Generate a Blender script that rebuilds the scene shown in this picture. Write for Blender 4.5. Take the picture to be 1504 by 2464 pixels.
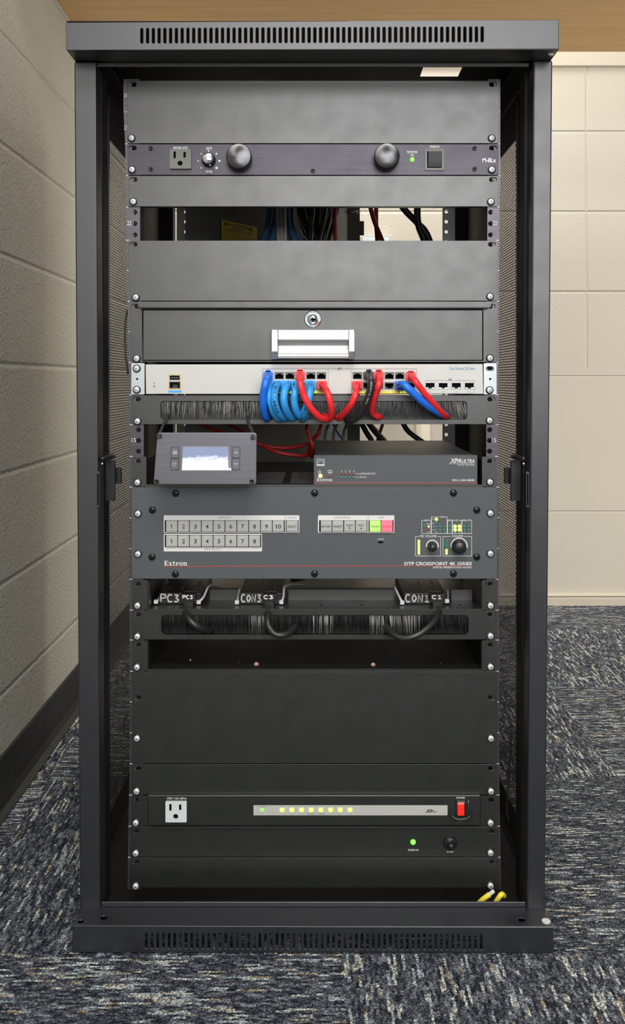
import bpy, bmesh, math, random
from mathutils import Vector, Matrix, Quaternion
random.seed(7)
for o in list(bpy.data.objects): bpy.data.objects.remove(o)
S = bpy.context.scene
COL = S.collection
# ------------------------------------------------------------------ camera
F, CX, CY, H = 2274.0, 760.0, 915.0, 0.698      # focal length (px of a 1504x2464 frame), principal point, eye height
cam = bpy.data.cameras.new('camera'); co = bpy.data.objects.new('camera', cam); COL.objects.link(co)
cam.sensor_fit = 'VERTICAL'; cam.sensor_height = 36.0; cam.sensor_width = 36.0
cam.lens = F*36/2464; cam.shift_y = -(1232-CY)/2464; cam.shift_x = -(CX-752)/2464
cam.clip_start = 0.02
co.location = (0, 0, H); co.rotation_euler = (math.pi/2, 0, 0)
S.camera = co
# ------------------------------------------------------------------ light
S.view_settings.view_transform = 'Standard'; S.view_settings.look = 'None'
S.view_settings.exposure = 0.0; S.view_settings.gamma = 1.0; S.view_settings.use_curve_mapping = False
wd = bpy.data.worlds.new('world'); S.world = wd; wd.use_nodes = True
wd.node_tree.nodes['Background'].inputs[0].default_value = (0.95, 1.0, 1.03, 1)
wd.node_tree.nodes['Background'].inputs[1].default_value = 0.22
def area(name, loc, target, sx, sy, power, color=(1,1,1)):
    l = bpy.data.lights.new(name, 'AREA'); l.shape = 'RECTANGLE'; l.size = sx; l.size_y = sy
    l.energy = power; l.color = color
    o = bpy.data.objects.new(name, l); COL.objects.link(o); o.location = loc
    o.rotation_euler = (Vector(target)-Vector(loc)).to_track_quat('-Z', 'Y').to_euler()
    return o
area('window_behind', (-0.3, -2.2, 1.60), (-0.3, 1.2, 1.36), 3.4, 1.5, 160, (1.0, 0.985, 0.99))
area('ceiling_lamp_above', (0.0, -0.2, 2.5), (0.0, 0.6, 0), 1.2, 0.6, 42, (1.0, 0.98, 0.95))
area('added_fill_right', (2.9, 1.9, 0.85), (0.6, 2.6, 1.2), 1.3, 1.0, 38, (1.0, 0.97, 0.92))  # added fill to brighten the wood underside and back wall
area('added_fill_rear', (0.1, 2.55, 2.6), (-0.25, 2.45, 0.5), 1.8, 0.3, 62, (1.0, 0.97, 0.90))  # added light brightening the corner seen through the perforated sides

# ------------------------------------------------------------------ materials
def nodes(m): return m.node_tree.nodes, m.node_tree.links
def mat(name, col, rough=0.5, metal=0.0, spec=0.5, emit=None, es=0.0, bump=0.0, bscale=900.0, coat=0.0):
    m = bpy.data.materials.new(name); m.use_nodes = True
    n, l = nodes(m); b = n['Principled BSDF']
    b.inputs['Base Color'].default_value = (*col, 1); b.inputs['Roughness'].default_value = rough
    b.inputs['Metallic'].default_value = metal; b.inputs['Specular IOR Level'].default_value = spec
    b.inputs['Coat Weight'].default_value = coat
    if emit: b.inputs['Emission Color'].default_value = (*emit, 1); b.inputs['Emission Strength'].default_value = es
    tc = n.new('ShaderNodeTexCoord'); nz = n.new('ShaderNodeTexNoise')
    l.new(tc.outputs['Object'], nz.inputs['Vector']); nz.inputs['Scale'].default_value = bscale
    if bump:
        bp = n.new('ShaderNodeBump'); bp.inputs['Strength'].default_value = bump; bp.inputs['Distance'].default_value = 0.0004
        l.new(nz.outputs['Fac'], bp.inputs['Height']); l.new(bp.outputs['Normal'], b.inputs['Normal'])
    elif not emit:
        nz.inputs['Scale'].default_value = 35.0
        mr = n.new('ShaderNodeMapRange'); mr.inputs['To Min'].default_value = max(0, rough-0.06); mr.inputs['To Max'].default_value = min(1, rough+0.06)
        l.new(nz.outputs['Fac'], mr.inputs['Value']); l.new(mr.outputs['Result'], b.inputs['Roughness'])
    return m
def brushed(name, col, rough, stretch=(6, 6, 900), metal=0.75, amt=0.35):
    m = mat(name, col, rough, metal); n, l = nodes(m); b = n['Principled BSDF']
    tc = n.new('ShaderNodeTexCoord'); mp = n.new('ShaderNodeMapping'); mp.inputs['Scale'].default_value = stretch
    nz = n.new('ShaderNodeTexNoise'); nz.inputs['Scale'].default_value = 1.0; nz.inputs['Detail'].default_value = 4
    l.new(tc.outputs['Object'], mp.inputs[0]); l.new(mp.outputs[0], nz.inputs['Vector'])
    mx = n.new('ShaderNodeMixRGB'); mx.inputs[1].default_value = (*[c*(1-amt) for c in col], 1); mx.inputs[2].default_value = (*[min(1, c*(1+amt)) for c in col], 1)
    l.new(nz.outputs['Fac'], mx.inputs[0]); l.new(mx.outputs[0], b.inputs['Base Color'])
    return m
M = {}
M['paint'] = mat('black_powder_coat', (0.0100, 0.0115, 0.0095), 0.37, 0, 0.86)
M['paint_frame'] = mat('black_frame_paint', (0.0125, 0.0130, 0.0170), 0.38, 0, 0.92)
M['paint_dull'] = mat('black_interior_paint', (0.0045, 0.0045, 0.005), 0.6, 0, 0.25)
M['paint_inner'] = mat('dark_grey_paint', (0.11, 0.115, 0.095), 0.6, 0, 0.4)
M['device'] = mat('grey_device_paint', (0.078, 0.085, 0.090), 0.48, 0, 0.3)
M['anod'] = brushed('brushed_black_anodised', (0.050, 0.047, 0.056), 0.42)
M['anod_turn'] = mat('turned_grey_metal', (0.115, 0.115, 0.12), 0.34, 1.0)
n, l = nodes(M['anod_turn']); n['Principled BSDF'].inputs['Anisotropic'].default_value = 0.92
tg = n.new('ShaderNodeTangent'); tg.direction_type = 'RADIAL'; tg.axis = 'Y'; l.new(tg.outputs[0], n['Principled BSDF'].inputs['Tangent'])
M['rail'] = brushed('satin_rail_metal', (0.085, 0.080, 0.092), 0.42)
M['pad'] = brushed('brushed_grey_anodised', (0.14, 0.14, 0.157), 0.42)
M['silver'] = mat('silver_paint', (0.50, 0.495, 0.465), 0.45, 0.1, 0.5)
M['zinc'] = mat('zinc_plate', (0.42, 0.46, 0.47), 0.42, 0.6)
M['chrome'] = mat('chrome', (0.75, 0.77, 0.8), 0.16, 1.0)
M['screw'] = mat('bright_zinc_screw', (0.80, 0.83, 0.84), 0.42, 0.55)
M['alu'] = brushed('brushed_aluminium', (0.46, 0.46, 0.455), 0.38, (6, 6, 700), 0.5, 0.08)
M['black'] = mat('black_plastic', (0.012, 0.012, 0.013), 0.35)
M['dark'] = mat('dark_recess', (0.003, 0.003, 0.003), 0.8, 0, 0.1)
M['blackscrew'] = mat('black_oxide_screw', (0.02, 0.02, 0.02), 0.22, 0.4)
M['white'] = mat('white_print', (0.62, 0.62, 0.60), 0.5)
M['ink'] = mat('dark_print', (0.03, 0.03, 0.035), 0.5)
M['greyprint'] = mat('grey_print', (0.22, 0.22, 0.24), 0.5)
M['blueprint'] = mat('blue_print', (0.03, 0.22, 0.45), 0.5)
M['redprint'] = mat('red_print', (0.42, 0.04, 0.035), 0.5)
M['button'] = mat('clear_white_button', (0.42, 0.425, 0.405), 0.25, 0, 0.5, coat=0.5)
M['grnbtn'] = mat('lit_green_button', (0.35, 0.6, 0.15), 0.3, emit=(0.42, 1.0, 0.12), es=0.55)
M['redbtn'] = mat('lit_red_button', (0.7, 0.15, 0.2), 0.3, emit=(1.0, 0.12, 0.18), es=0.6)
M['led_g'] = mat('lit_green_led', (0.2, 0.8, 0.1), 0.3, emit=(0.22, 1.0, 0.06), es=1.1)
M['led_y'] = mat('lit_lime_led', (0.6, 0.8, 0.2), 0.3, emit=(0.55, 1.0, 0.10), es=0.95)
M['led_a'] = mat('lit_amber_led', (0.8, 0.5, 0.1), 0.3, emit=(1.0, 0.62, 0.2), es=2.0)
M['led_goff'] = mat('dim_green_led', (0.03, 0.22, 0.12), 0.25)
M['led_roff'] = mat('dim_red_led', (0.30, 0.03, 0.03), 0.25)
M['redlit'] = mat('lit_red_switch', (0.7, 0.02, 0.01), 0.25, emit=(1.0, 0.03, 0.02), es=0.45)
M['outlet_g'] = mat('grey_outlet_plastic', (0.10, 0.105, 0.09), 0.45)
M['outlet_w'] = mat('white_outlet_plastic', (0.62, 0.64, 0.64), 0.4)
M['blue'] = mat('blue_cable_jacket', (0.015, 0.16, 0.74), 0.35)
M['lblue'] = mat('light_blue_cable_jacket', (0.03, 0.33, 0.76), 0.38)
M['dblue'] = mat('dusty_blue_cable_jacket', (0.03, 0.12, 0.25), 0.5)
M['red'] = mat('red_cable_jacket', (0.86, 0.028, 0.034), 0.35)
M['dred'] = mat('dark_red_cable_jacket', (0.40, 0.02, 0.02), 0.45)
M['rubber'] = mat('black_cable_jacket', (0.018, 0.018, 0.018), 0.36)
M['grey_cable'] = mat('grey_cable_jacket', (0.36, 0.34, 0.31), 0.5)
M['tan_cable'] = mat('tan_cable_jacket', (0.35, 0.22, 0.08), 0.5)
M['yellow'] = mat('yellow_wire_jacket', (0.85, 0.72, 0.06), 0.4)
M['sticker'] = mat('yellow_sticker', (0.90, 0.70, 0.02), 0.5)
M['tie_w'] = mat('white_nylon', (0.62, 0.62, 0.60), 0.35)
M['tie_k'] = mat('black_nylon', (0.03, 0.03, 0.033), 0.25)
M['hair_d'] = mat('dark_bristle', (0.02, 0.02, 0.02), 0.4)
M['hair_m'] = mat('grey_bristle', (0.075, 0.078, 0.07), 0.4)
M['hair_l'] = mat('pale_bristle', (0.32, 0.32, 0.27), 0.4)
M['baseboard'] = mat('black_rubber_base', (0.008, 0.008, 0.009), 0.45)
M['cream'] = mat('cream_paint', (0.55, 0.50, 0.40), 0.5)
M['brass'] = mat('dull_brass', (0.5, 0.35, 0.15), 0.35, 0.8)
M['pink'] = mat('copper_debris', (0.42, 0.24, 0.19), 0.5)

def math_node(n, l, op, a, b=None, c=None):
    k = n.new('ShaderNodeMath'); k.operation = op
    for i, v in enumerate((a, b, c)):
        if v is None: continue
        if hasattr(v, 'links') or hasattr(v, 'is_linked'): l.new(v, k.inputs[i])
        else: k.inputs[i].default_value = v
    return k.outputs[0]
# perforated sheet: staggered round holes, in metres on the y/z plane
def perforated():
    m = mat('perforated_steel', (0.012, 0.012, 0.013), 0.5); n, l = nodes(m)
    tc = n.new('ShaderNodeTexCoord'); sp = n.new('ShaderNodeSeparateXYZ'); l.new(tc.outputs['Object'], sp.inputs[0])
    p = 0.0052
    zr = math_node(n, l, 'DIVIDE', sp.outputs[2], p*0.75)
    row = math_node(n, l, 'FLOOR', zr)
    odd = math_node(n, l, 'FLOORED_MODULO', row, 2.0)
    yy = math_node(n, l, 'ADD', math_node(n, l, 'DIVIDE', sp.outputs[1], p*1.25), math_node(n, l, 'MULTIPLY', odd, 0.5))
    fy = math_node(n, l, 'SUBTRACT', math_node(n, l, 'FRACT', yy), 0.5)
    fz = math_node(n, l, 'SUBTRACT', math_node(n, l, 'FRACT', zr), 0.5)
    fy = math_node(n, l, 'MULTIPLY', fy, 1.25); fz = math_node(n, l, 'MULTIPLY', fz, 0.75)
    d = math_node(n, l, 'SQRT', math_node(n, l, 'ADD', math_node(n, l, 'MULTIPLY', fy, fy), math_node(n, l, 'MULTIPLY', fz, fz)))
    hole = math_node(n, l, 'LESS_THAN', d, 0.28)
    tr = n.new('ShaderNodeBsdfTransparent'); mx = n.new('ShaderNodeMixShader')
    l.new(hole, mx.inputs[0]); l.new(n['Principled BSDF'].outputs[0], mx.inputs[1]); l.new(tr.outputs[0], mx.inputs[2])
    l.new(mx.outputs[0], n['Material Output'].inputs['Surface'])
    return m
M['perf'] = perforated()
# painted concrete block: grooves at given course lines, world metres (object origin stays at the world origin)
def block_wall(name, col, haxis, z0, dz, h0, dh, zmin, gw, extra=(), rough_bump=0.5, vlimit=None):
    m = mat(name, col, 0.62); n, l = nodes(m); b = n['Principled BSDF']
    tc = n.new('ShaderNodeTexCoord'); sp = n.new('ShaderNodeSeparateXYZ'); l.new(tc.outputs['Object'], sp.inputs[0])
    z = sp.outputs[2]; h = sp.outputs[haxis]
    def line(v, v0, dv, w):
        t = math_node(n, l, 'DIVIDE', math_node(n, l, 'SUBTRACT', v, v0-dv*0.5), dv)
        a = math_node(n, l, 'ABSOLUTE', math_node(n, l, 'SUBTRACT', math_node(n, l, 'FRACT', t), 0.5))
        k = n.new('ShaderNodeMapRange'); k.interpolation_type = 'SMOOTHSTEP'
        l.new(math_node(n, l, 'MULTIPLY', a, dv), k.inputs['Value'])
        k.inputs['From Min'].default_value = 0; k.inputs['From Max'].default_value = w
        k.inputs['To Min'].default_value = 1; k.inputs['To Max'].default_value = 0
        return k.outputs[0]
    g = math_node(n, l, 'MAXIMUM', line(z, z0, dz, gw), math_node(n, l, 'MULTIPLY', line(h, h0, dh, gw*0.9), 0.6))
    up = math_node(n, l, 'GREATER_THAN', z, zmin)
    g = math_node(n, l, 'MULTIPLY', g, up)
    for ez in extra: g = math_node(n, l, 'MAXIMUM', g, math_node(n, l, 'MULTIPLY', line(z, ez, 50.0, 0.003), 0.5))
    nz = n.new('ShaderNodeTexNoise'); nz.inputs['Scale'].default_value = 170; nz.inputs['Detail'].default_value = 5; nz.inputs['Roughness'].default_value = 0.6
    l.new(tc.outputs['Object'], nz.inputs['Vector'])
    n2 = n.new('ShaderNodeTexNoise'); n2.inputs['Scale'].default_value = 3; l.new(tc.outputs['Object'], n2.inputs['Vector'])
    rb = math_node(n, l, 'MULTIPLY', nz.outputs['Fac'], rough_bump)
    rb = math_node(n, l, 'MULTIPLY', rb, math_node(n, l, 'ADD', math_node(n, l, 'MULTIPLY', up, 0.9), 0.1))
    hgt = math_node(n, l, 'SUBTRACT', rb, math_node(n, l, 'MULTIPLY', g, 1.6))
    bp = n.new('ShaderNodeBump'); bp.inputs['Strength'].default_value = 0.75; bp.inputs['Distance'].default_value = 0.0035
    l.new(hgt, bp.inputs['Height']); l.new(bp.outputs['Normal'], b.inputs['Normal'])
    mx = n.new('ShaderNodeMixRGB'); mx.inputs[1].default_value = (*[c*0.94 for c in col], 1); mx.inputs[2].default_value = (*[min(1, c*1.05) for c in col], 1)
    l.new(n2.outputs['Fac'], mx.inputs[0])
    l.new(mx.outputs[0], b.inputs['Base Color'])
    return m
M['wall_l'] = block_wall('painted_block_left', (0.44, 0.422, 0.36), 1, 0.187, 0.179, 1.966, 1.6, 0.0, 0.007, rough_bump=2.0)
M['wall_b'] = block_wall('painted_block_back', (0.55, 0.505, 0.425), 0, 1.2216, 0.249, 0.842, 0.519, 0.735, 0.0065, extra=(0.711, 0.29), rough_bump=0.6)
def wood():
    m = mat('honey_wood_laminate', (0.42, 0.24, 0.09), 0.5); n, l = nodes(m); b = n['Principled BSDF']
    tc = n.new('ShaderNodeTexCoord'); mp = n.new('ShaderNodeMapping'); mp.inputs['Scale'].default_value = (2, 30, 30)
    nz = n.new('ShaderNodeTexNoise'); nz.inputs['Scale'].default_value = 2; nz.inputs['Detail'].default_value = 6
    l.new(tc.outputs['Object'], mp.inputs[0]); l.new(mp.outputs[0], nz.inputs['Vector'])
    r = n.new('ShaderNodeValToRGB'); r.color_ramp.elements[0].color = (0.76, 0.44, 0.17, 1); r.color_ramp.elements[1].color = (0.86, 0.53, 0.22, 1)
    r.color_ramp.elements[0].position = .3; r.color_ramp.elements[1].position = .7
    l.new(nz.outputs['Fac'], r.inputs[0]); l.new(r.outputs[0], b.inputs['Base Color']); return m
M['wood'] = wood()
def carpet():
    m = mat('patterned_loop_carpet', (0.1, 0.1, 0.1), 0.9, 0, 0.1); n, l = nodes(m); b = n['Principled BSDF']
    tc = n.new('ShaderNodeTexCoord'); sp = n.new('ShaderNodeSeparateXYZ'); l.new(tc.outputs['Object'], sp.inputs[0])
    x, y = sp.outputs[0], sp.outputs[1]
    tx = math_node(n, l, 'FLOOR', math_node(n, l, 'DIVIDE', math_node(n, l, 'SUBTRACT', x, 0.033), 0.5))
    ty = math_node(n, l, 'FLOOR', math_node(n, l, 'DIVIDE', math_node(n, l, 'SUBTRACT', y, 1.150), 0.5))
    par = math_node(n, l, 'FLOORED_MODULO', math_node(n, l, 'ADD', tx, ty), 2.0)     # 0: lines run along x, 1: along y
    # u along the lines, v across
    def mix(a, bb, f):
        return math_node(n, l, 'ADD', math_node(n, l, 'MULTIPLY', a, math_node(n, l, 'SUBTRACT', 1.0, f)), math_node(n, l, 'MULTIPLY', bb, f))
    u = mix(x, y, par); v = mix(y, x, par)
    seed = math_node(n, l, 'ADD', math_node(n, l, 'MULTIPLY', tx, 3.7), math_node(n, l, 'MULTIPLY', ty, 9.1))
    wob = n.new('ShaderNodeTexNoise'); wob.inputs['Scale'].default_value = 90; l.new(tc.outputs['Object'], wob.inputs['Vector'])
    v = math_node(n, l, 'ADD', v, math_node(n, l, 'MULTIPLY', math_node(n, l, 'SUBTRACT', wob.outputs['Fac'], 0.5), 0.004))
    def streak(su, sv, off, rows=None):
        vv = math_node(n, l, 'MULTIPLY', v, sv)
        if rows: vv = math_node(n, l, 'MULTIPLY', math_node(n, l, 'FLOOR', math_node(n, l, 'MULTIPLY', v, rows)), 7.31)
        c = n.new('ShaderNodeCombineXYZ'); l.new(math_node(n, l, 'MULTIPLY', u, su), c.inputs[0])
        l.new(vv, c.inputs[1]); l.new(math_node(n, l, 'ADD', seed, off), c.inputs[2])
        t = n.new('ShaderNodeTexNoise'); t.inputs['Scale'].default_value = 1.0; t.inputs['Detail'].default_value = 2; l.new(c.outputs[0], t.inputs['Vector'])
        return t.outputs['Fac']
    s1 = streak(20, 0, 0.0, 300); s2 = streak(60, 0, 40.0, 300); s3 = streak(7, 11, 80.0); s4 = streak(40, 0, 120.0, 300)
    vo = n.new('ShaderNodeTexVoronoi'); vo.inputs['Scale'].default_value = 420; l.new(tc.outputs['Object'], vo.inputs['Vector'])
    def ramp(fac, stops):
        r = n.new('ShaderNodeValToRGB'); e = r.color_ramp.elements
        e[0].position, e[0].color = stops[0][0], (*stops[0][1], 1); e[1].position, e[1].color = stops[1][0], (*stops[1][1], 1)
        for p, c in stops[2:]: k = e.new(p); k.color = (*c, 1)
        l.new(fac, r.inputs[0]); return r.outputs[0]
    def mixc(f, a, bb, mode='MIX'):
        k = n.new('ShaderNodeMixRGB'); k.blend_type = mode
        for i, q in enumerate((f, a, bb)):
            if isinstance(q, (int, float)): k.inputs[i].default_value = q
            elif isinstance(q, tuple): k.inputs[i].default_value = (*q, 1)
            else: l.new(q, k.inputs[i])
        return k.outputs[0]
    base = ramp(s2, [(0.36, (0.030, 0.033, 0.048)), (0.50, (0.085, 0.094, 0.115)), (0.62, (0.20, 0.215, 0.24))])
    lf = math_node(n, l, 'ADD', s1, math_node(n, l, 'MULTIPLY', math_node(n, l, 'SUBTRACT', s3, 0.5), 0.22))
    k = n.new('ShaderNodeMapRange'); k.inputs['From Min'].default_value = 0.575; k.inputs['From Max'].default_value = 0.60; l.new(lf, k.inputs['Value'])
    pale = ramp(s4, [(0.38, (0.34, 0.27, 0.18)), (0.45, (0.62, 0.63, 0.55)), (0.60, (0.34, 0.42, 0.45))])
    c1 = mixc(k.outputs[0], base, pale)
    vr = ramp(vo.outputs['Distance'], [(0.0, (1.6, 1.6, 1.6)), (0.7, (0.30, 0.30, 0.30))])
    c2 = mixc(1.0, c1, vr, 'MULTIPLY')
    cn = n.new('ShaderNodeTexWhiteNoise'); l.new(vo.outputs['Position'], cn.inputs['Vector'])
    c3 = mixc(1.0, c2, ramp(cn.outputs['Value'], [(0.0, (0.6, 0.6, 0.6)), (1.0, (1.6, 1.6, 1.6))]), 'MULTIPLY')
    l.new(c3, b.inputs['Base Color'])
    bp = n.new('ShaderNodeBump'); bp.inputs['Strength'].default_value = 0.9; bp.inputs['Distance'].default_value = 0.0015; bp.invert = True
    l.new(vo.outputs['Distance'], bp.inputs['Height']); l.new(bp.outputs['Normal'], b.inputs['Normal'])
    return m
M['carpet'] = carpet()
def screen_mat():
    m = mat('painted_reflection_display', (0.5, 0.55, 0.65), 0.08, emit=(0.6, 0.7, 0.9), es=0.35); n, l = nodes(m); b = n['Principled BSDF']  # bright reflection on the glass painted as an emissive pattern
    tc = n.new('ShaderNodeTexCoord'); sp = n.new('ShaderNodeSeparateXYZ'); l.new(tc.outputs['Generated'], sp.inputs[0])
    nz = n.new('ShaderNodeTexNoise'); mp = n.new('ShaderNodeMapping'); mp.inputs['Scale'].default_value = (2.2, 1, 4)
    l.new(tc.outputs['Generated'], mp.inputs[0]); l.new(mp.outputs[0], nz.inputs['Vector']); nz.inputs['Scale'].default_value = 1.6; nz.inputs['Distortion'].default_value = 1.2
    s = math_node(n, l, 'ADD', sp.outputs[2], math_node(n, l, 'MULTIPLY', math_node(n, l, 'SUBTRACT', nz.outputs['Fac'], 0.5), 0.5))
    r = n.new('ShaderNodeValToRGB'); e = r.color_ramp.elements
    e[0].position = 0.3; e[0].color = (0.9, 0.95, 1, 1); e[1].position = 0.62; e[1].color = (0.17, 0.2, 0.3, 1)
    l.new(s, r.inputs[0]); l.new(r.outputs[0], b.inputs['Emission Color']); l.new(r.outputs[0], b.inputs['Base Color']); b.inputs['Emission Strength'].default_value = 0.75
    return m
M['screen'] = screen_mat()

# ------------------------------------------------------------------ helpers
def W(px, py, Z): return Vector(((px-CX)*Z/F, Z, H-(py-CY)*Z/F))
ZP = 1.24           # distance of the faceplates
def interp(t, y):
    if y <= t[0][0]: return t[0][1]
    for (a, b), (c, d) in zip(t, t[1:]):
        if y <= c: return b+(d-b)*(y-a)/(c-a)
    return t[-1][1]
LT = [(190,306),(340,306),(420,308),(580,308),(700,311),(740,313),(870,315),(1020,317),(1170,316.5),(1390,316.5),(1600,318),(1840,317),(1990,314),(2140,312)]
RT = [(190,1200),(420,1200),(500,1198),(700,1197),(870,1196),(1100,1195),(1172,1197),(1470,1196),(1700,1197),(1840,1197),(1990,1199),(2140,1202)]
xL = lambda y: interp(LT, y)
xR = lambda y: interp(RT, y)
def rr(x0, y0, x1, y1, r=0, n=4):
    if r <= 0: return [(x0,y0),(x1,y0),(x1,y1),(x0,y1)]
    out = []
    for cx, cy, a in ((x1-r,y0+r,-90),(x1-r,y1-r,0),(x0+r,y1-r,90),(x0+r,y0+r,180)):
        for i in range(n+1):
            t = math.radians(a+90*i/n); out.append((cx+r*math.cos(t), cy+r*math.sin(t)))
    return out
def ell(cx, cy, rx, ry=None, n=16):
    ry = ry or rx
    return [(cx+rx*math.cos(2*math.pi*i/n), cy+ry*math.sin(2*math.pi*i/n)) for i in range(n)]
def catmull(pts, k=8):
    P = [Vector(p) for p in pts]; P = [2*P[0]-P[1]]+P+[2*P[-1]-P[-2]]; out = []
    for i in range(1, len(P)-2):
        a, b, c, d = P[i-1:i+3]
        for j in range(k):
            t = j/k; out.append(0.5*((2*b)+(c-a)*t+(2*a-5*b+4*c-d)*t*t+(3*b-a-3*c+d)*t**3))
    out.append(P[-2]); return out
class MB:
    def __init__(s): s.bm = bmesh.new(); s.mats = []
    def mi(s, m):
        m = M[m] if isinstance(m, str) else m
        if m not in s.mats: s.mats.append(m)
        return s.mats.index(m)
    def _set(s, faces, m, smooth=False):
        i = s.mi(m)
        for f in faces: f.material_index = i; f.smooth = smooth
    def poly3(s, pts, m):
        f = s.bm.faces.new([s.bm.verts.new(p) for p in pts]); s._set([f], m); return s
    def plate(s, outline, holes, fn, vec, m):
        """flat sheet with holes: 2-D loops mapped by fn, thickness given by vec"""
        edges = []
        for loop in [outline]+list(holes):
            vs = [s.bm.verts.new(fn(*p)) for p in loop]
            edges += [s.bm.edges.new((vs[i], vs[(i+1) % len(vs)])) for i in range(len(vs))]
        if holes: fs = [g for g in bmesh.ops.triangle_fill(s.bm, use_beauty=True, use_dissolve=False, edges=edges)['geom'] if isinstance(g, bmesh.types.BMFace)]
        else: fs = [s.bm.faces.new([e.verts[0] for e in edges])]
        ex = bmesh.ops.extrude_face_region(s.bm, geom=fs, use_keep_orig=True)
        nv = [g for g in ex['geom'] if isinstance(g, bmesh.types.BMVert)]
        bmesh.ops.translate(s.bm, verts=nv, vec=vec)
        al = set(fs) | {g for g in ex['geom'] if isinstance(g, bmesh.types.BMFace)}
        for v in nv: al |= set(v.link_faces)
        s._set(al, m); return s
    def front(s, outline, holes, Z, t, m):
        return s.plate(outline, holes, lambda x, y: W(x, y, Z), Vector((0, t, 0)), m)
    def slotted(s, q, sl, Z, t, m):
        """quad q (tl, tr, br, bl) with a row of upright slots (cx, y0, y1, halfwidth), one face per cell"""
        (ax,ay),(bx,by),(cx,cy),(dx,dy) = q
        top = lambda x: (x, ay+(by-ay)*(x-ax)/(bx-ax)); bot = lambda x: (x, dy+(cy-dy)*(x-dx)/(cx-dx))
        def half(u, side):     # side +1: right half going up, -1: left half going down
            x, y0, y1, r = u; a = [(x+side*r*math.sin(math.radians(k*22.5)), y0+r-r*math.cos(math.radians(k*22.5))) for k in range(5)]
            c = [(p, y1-(w-y0)) for p, w in a][::-1]; return a+c if side < 0 else (a+c)[::-1]
        cells = [[(ax,ay), top(sl[0][0])]+half(sl[0], -1)+[bot(sl[0][0]), (dx,dy)]]
        for u, v in zip(sl, sl[1:]): cells.append([top(u[0]), top(v[0])]+half(v, -1)+[bot(v[0]), bot(u[0])]+half(u, 1))
        cells.append([top(sl[-1][0]), (bx,by), (cx,cy), bot(sl[-1][0])]+half(sl[-1], 1))
        cache = {}
        def V(p, k):
            key = (round(p[0],3), round(p[1],3), k)
            if key not in cache: cache[key] = s.bm.verts.new(W(p[0], p[1], Z)+Vector((0, t*k, 0)))
            return cache[key]
        fs = []; cnt = {}
        for c in cells:
            fs.append(s.bm.faces.new([V(p, 0) for p in c])); fs.append(s.bm.faces.new([V(p, 1) for p in c][::-1]))
            for p, w in zip(c, c[1:]+c[:1]):
                key = tuple(sorted((V(p,0).index if 0 else (round(a[0],3), round(a[1],3)) for a in (p, w)))); cnt.setdefault(key, []).append((p, w))
        for e in cnt.values():
            if len(e) == 1: p, w = e[0]; fs.append(s.bm.faces.new((V(p,0), V(p,1), V(w,1), V(w,0))))
        s._set(fs, m); return s
    def box(s, x0, y0, x1, y1, Z, t, m, r=0):
        return s.plate(rr(x0, y0, x1, y1, r), [], lambda x, y: W(x, y, Z), Vector((0, t, 0)), m)
    def wbox(s, a, b, m):
        (x0,y0,z0), (x1,y1,z1) = a, b
        return s.plate([(x0,z0),(x1,z0),(x1,z1),(x0,z1)], [], lambda x, z: Vector((x, y0, z)), Vector((0, y1-y0, 0)), m)
    def frame(s, x0, y0, x1, y1, w, Z, t, m, r=0):
        return s.front(rr(x0,y0,x1,y1,r), [rr(x0+w,y0+w,x1-w,y1-w,max(0,r-w))], Z, t, m)
    def lathe(s, px, py, Z, prof, m, n=24, axis='y', flat=False, sc=None):
        """prof: list of (radius in metres, distance towards the viewer in metres); centre on plane Z"""
        c = W(px, py, Z) if not isinstance(px, Vector) else px; rings = []
        for r, d in prof:
            if r < 1e-6: rings.append([s.bm.verts.new(c+Vector((0, -d, 0)))]); continue
            rings.append([s.bm.verts.new(c+Vector((r*math.cos(2*math.pi*i/n), -d, r*math.sin(2*math.pi*i/n)))) for i in range(n)])
        fs = []
        for a, b in zip(rings, rings[1:]):
            for i in range(n):
                j = (i+1) % n
                if len(a) == 1 and len(b) == 1: continue
                if len(a) == 1: fs.append(s.bm.faces.new((a[0], b[j], b[i])))
                elif len(b) == 1: fs.append(s.bm.faces.new((a[i], a[j], b[0])))
                else: fs.append(s.bm.faces.new((a[i], a[j], b[j], b[i])))
        s._set(fs, m, not flat); return s
    def disc(s, px, py, Z, rpx, t, m, n=20):
        r = rpx*Z/F; return s.lathe(px, py, Z, [(0,t),(r*0.85,t),(r,t*0.8),(r,0),(0,0)], m, n)
    def tube(s, pts, r, m, n=8, smooth=True, world=False, flat=1.0, k=8):
        P = [Vector(p) if world else W(*p) for p in pts]
        if smooth and len(P) > 2: P = catmull(P, k)
        rings = []; nrm = None
        for i, p in enumerate(P):
            t = (P[min(i+1, len(P)-1)]-P[max(i-1, 0)]).normalized()
            if nrm is None: nrm = t.cross(Vector((0, 1, 0.01))).normalized()
            else: nrm = (nrm-t*nrm.dot(t)).normalized()
            b = t.cross(nrm)
            rings.append([s.bm.verts.new(p+r*(nrm*math.cos(2*math.pi*j/n)+b*flat*math.sin(2*math.pi*j/n))) for j in range(n)])
        fs = []
        for a, b in zip(rings, rings[1:]):
            fs += [s.bm.faces.new((a[j], a[(j+1) % n], b[(j+1) % n], b[j])) for j in range(n)]
        fs += [s.bm.faces.new(rings[0][::-1]), s.bm.faces.new(rings[-1])]
        s._set(fs, m, True); return s
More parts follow.
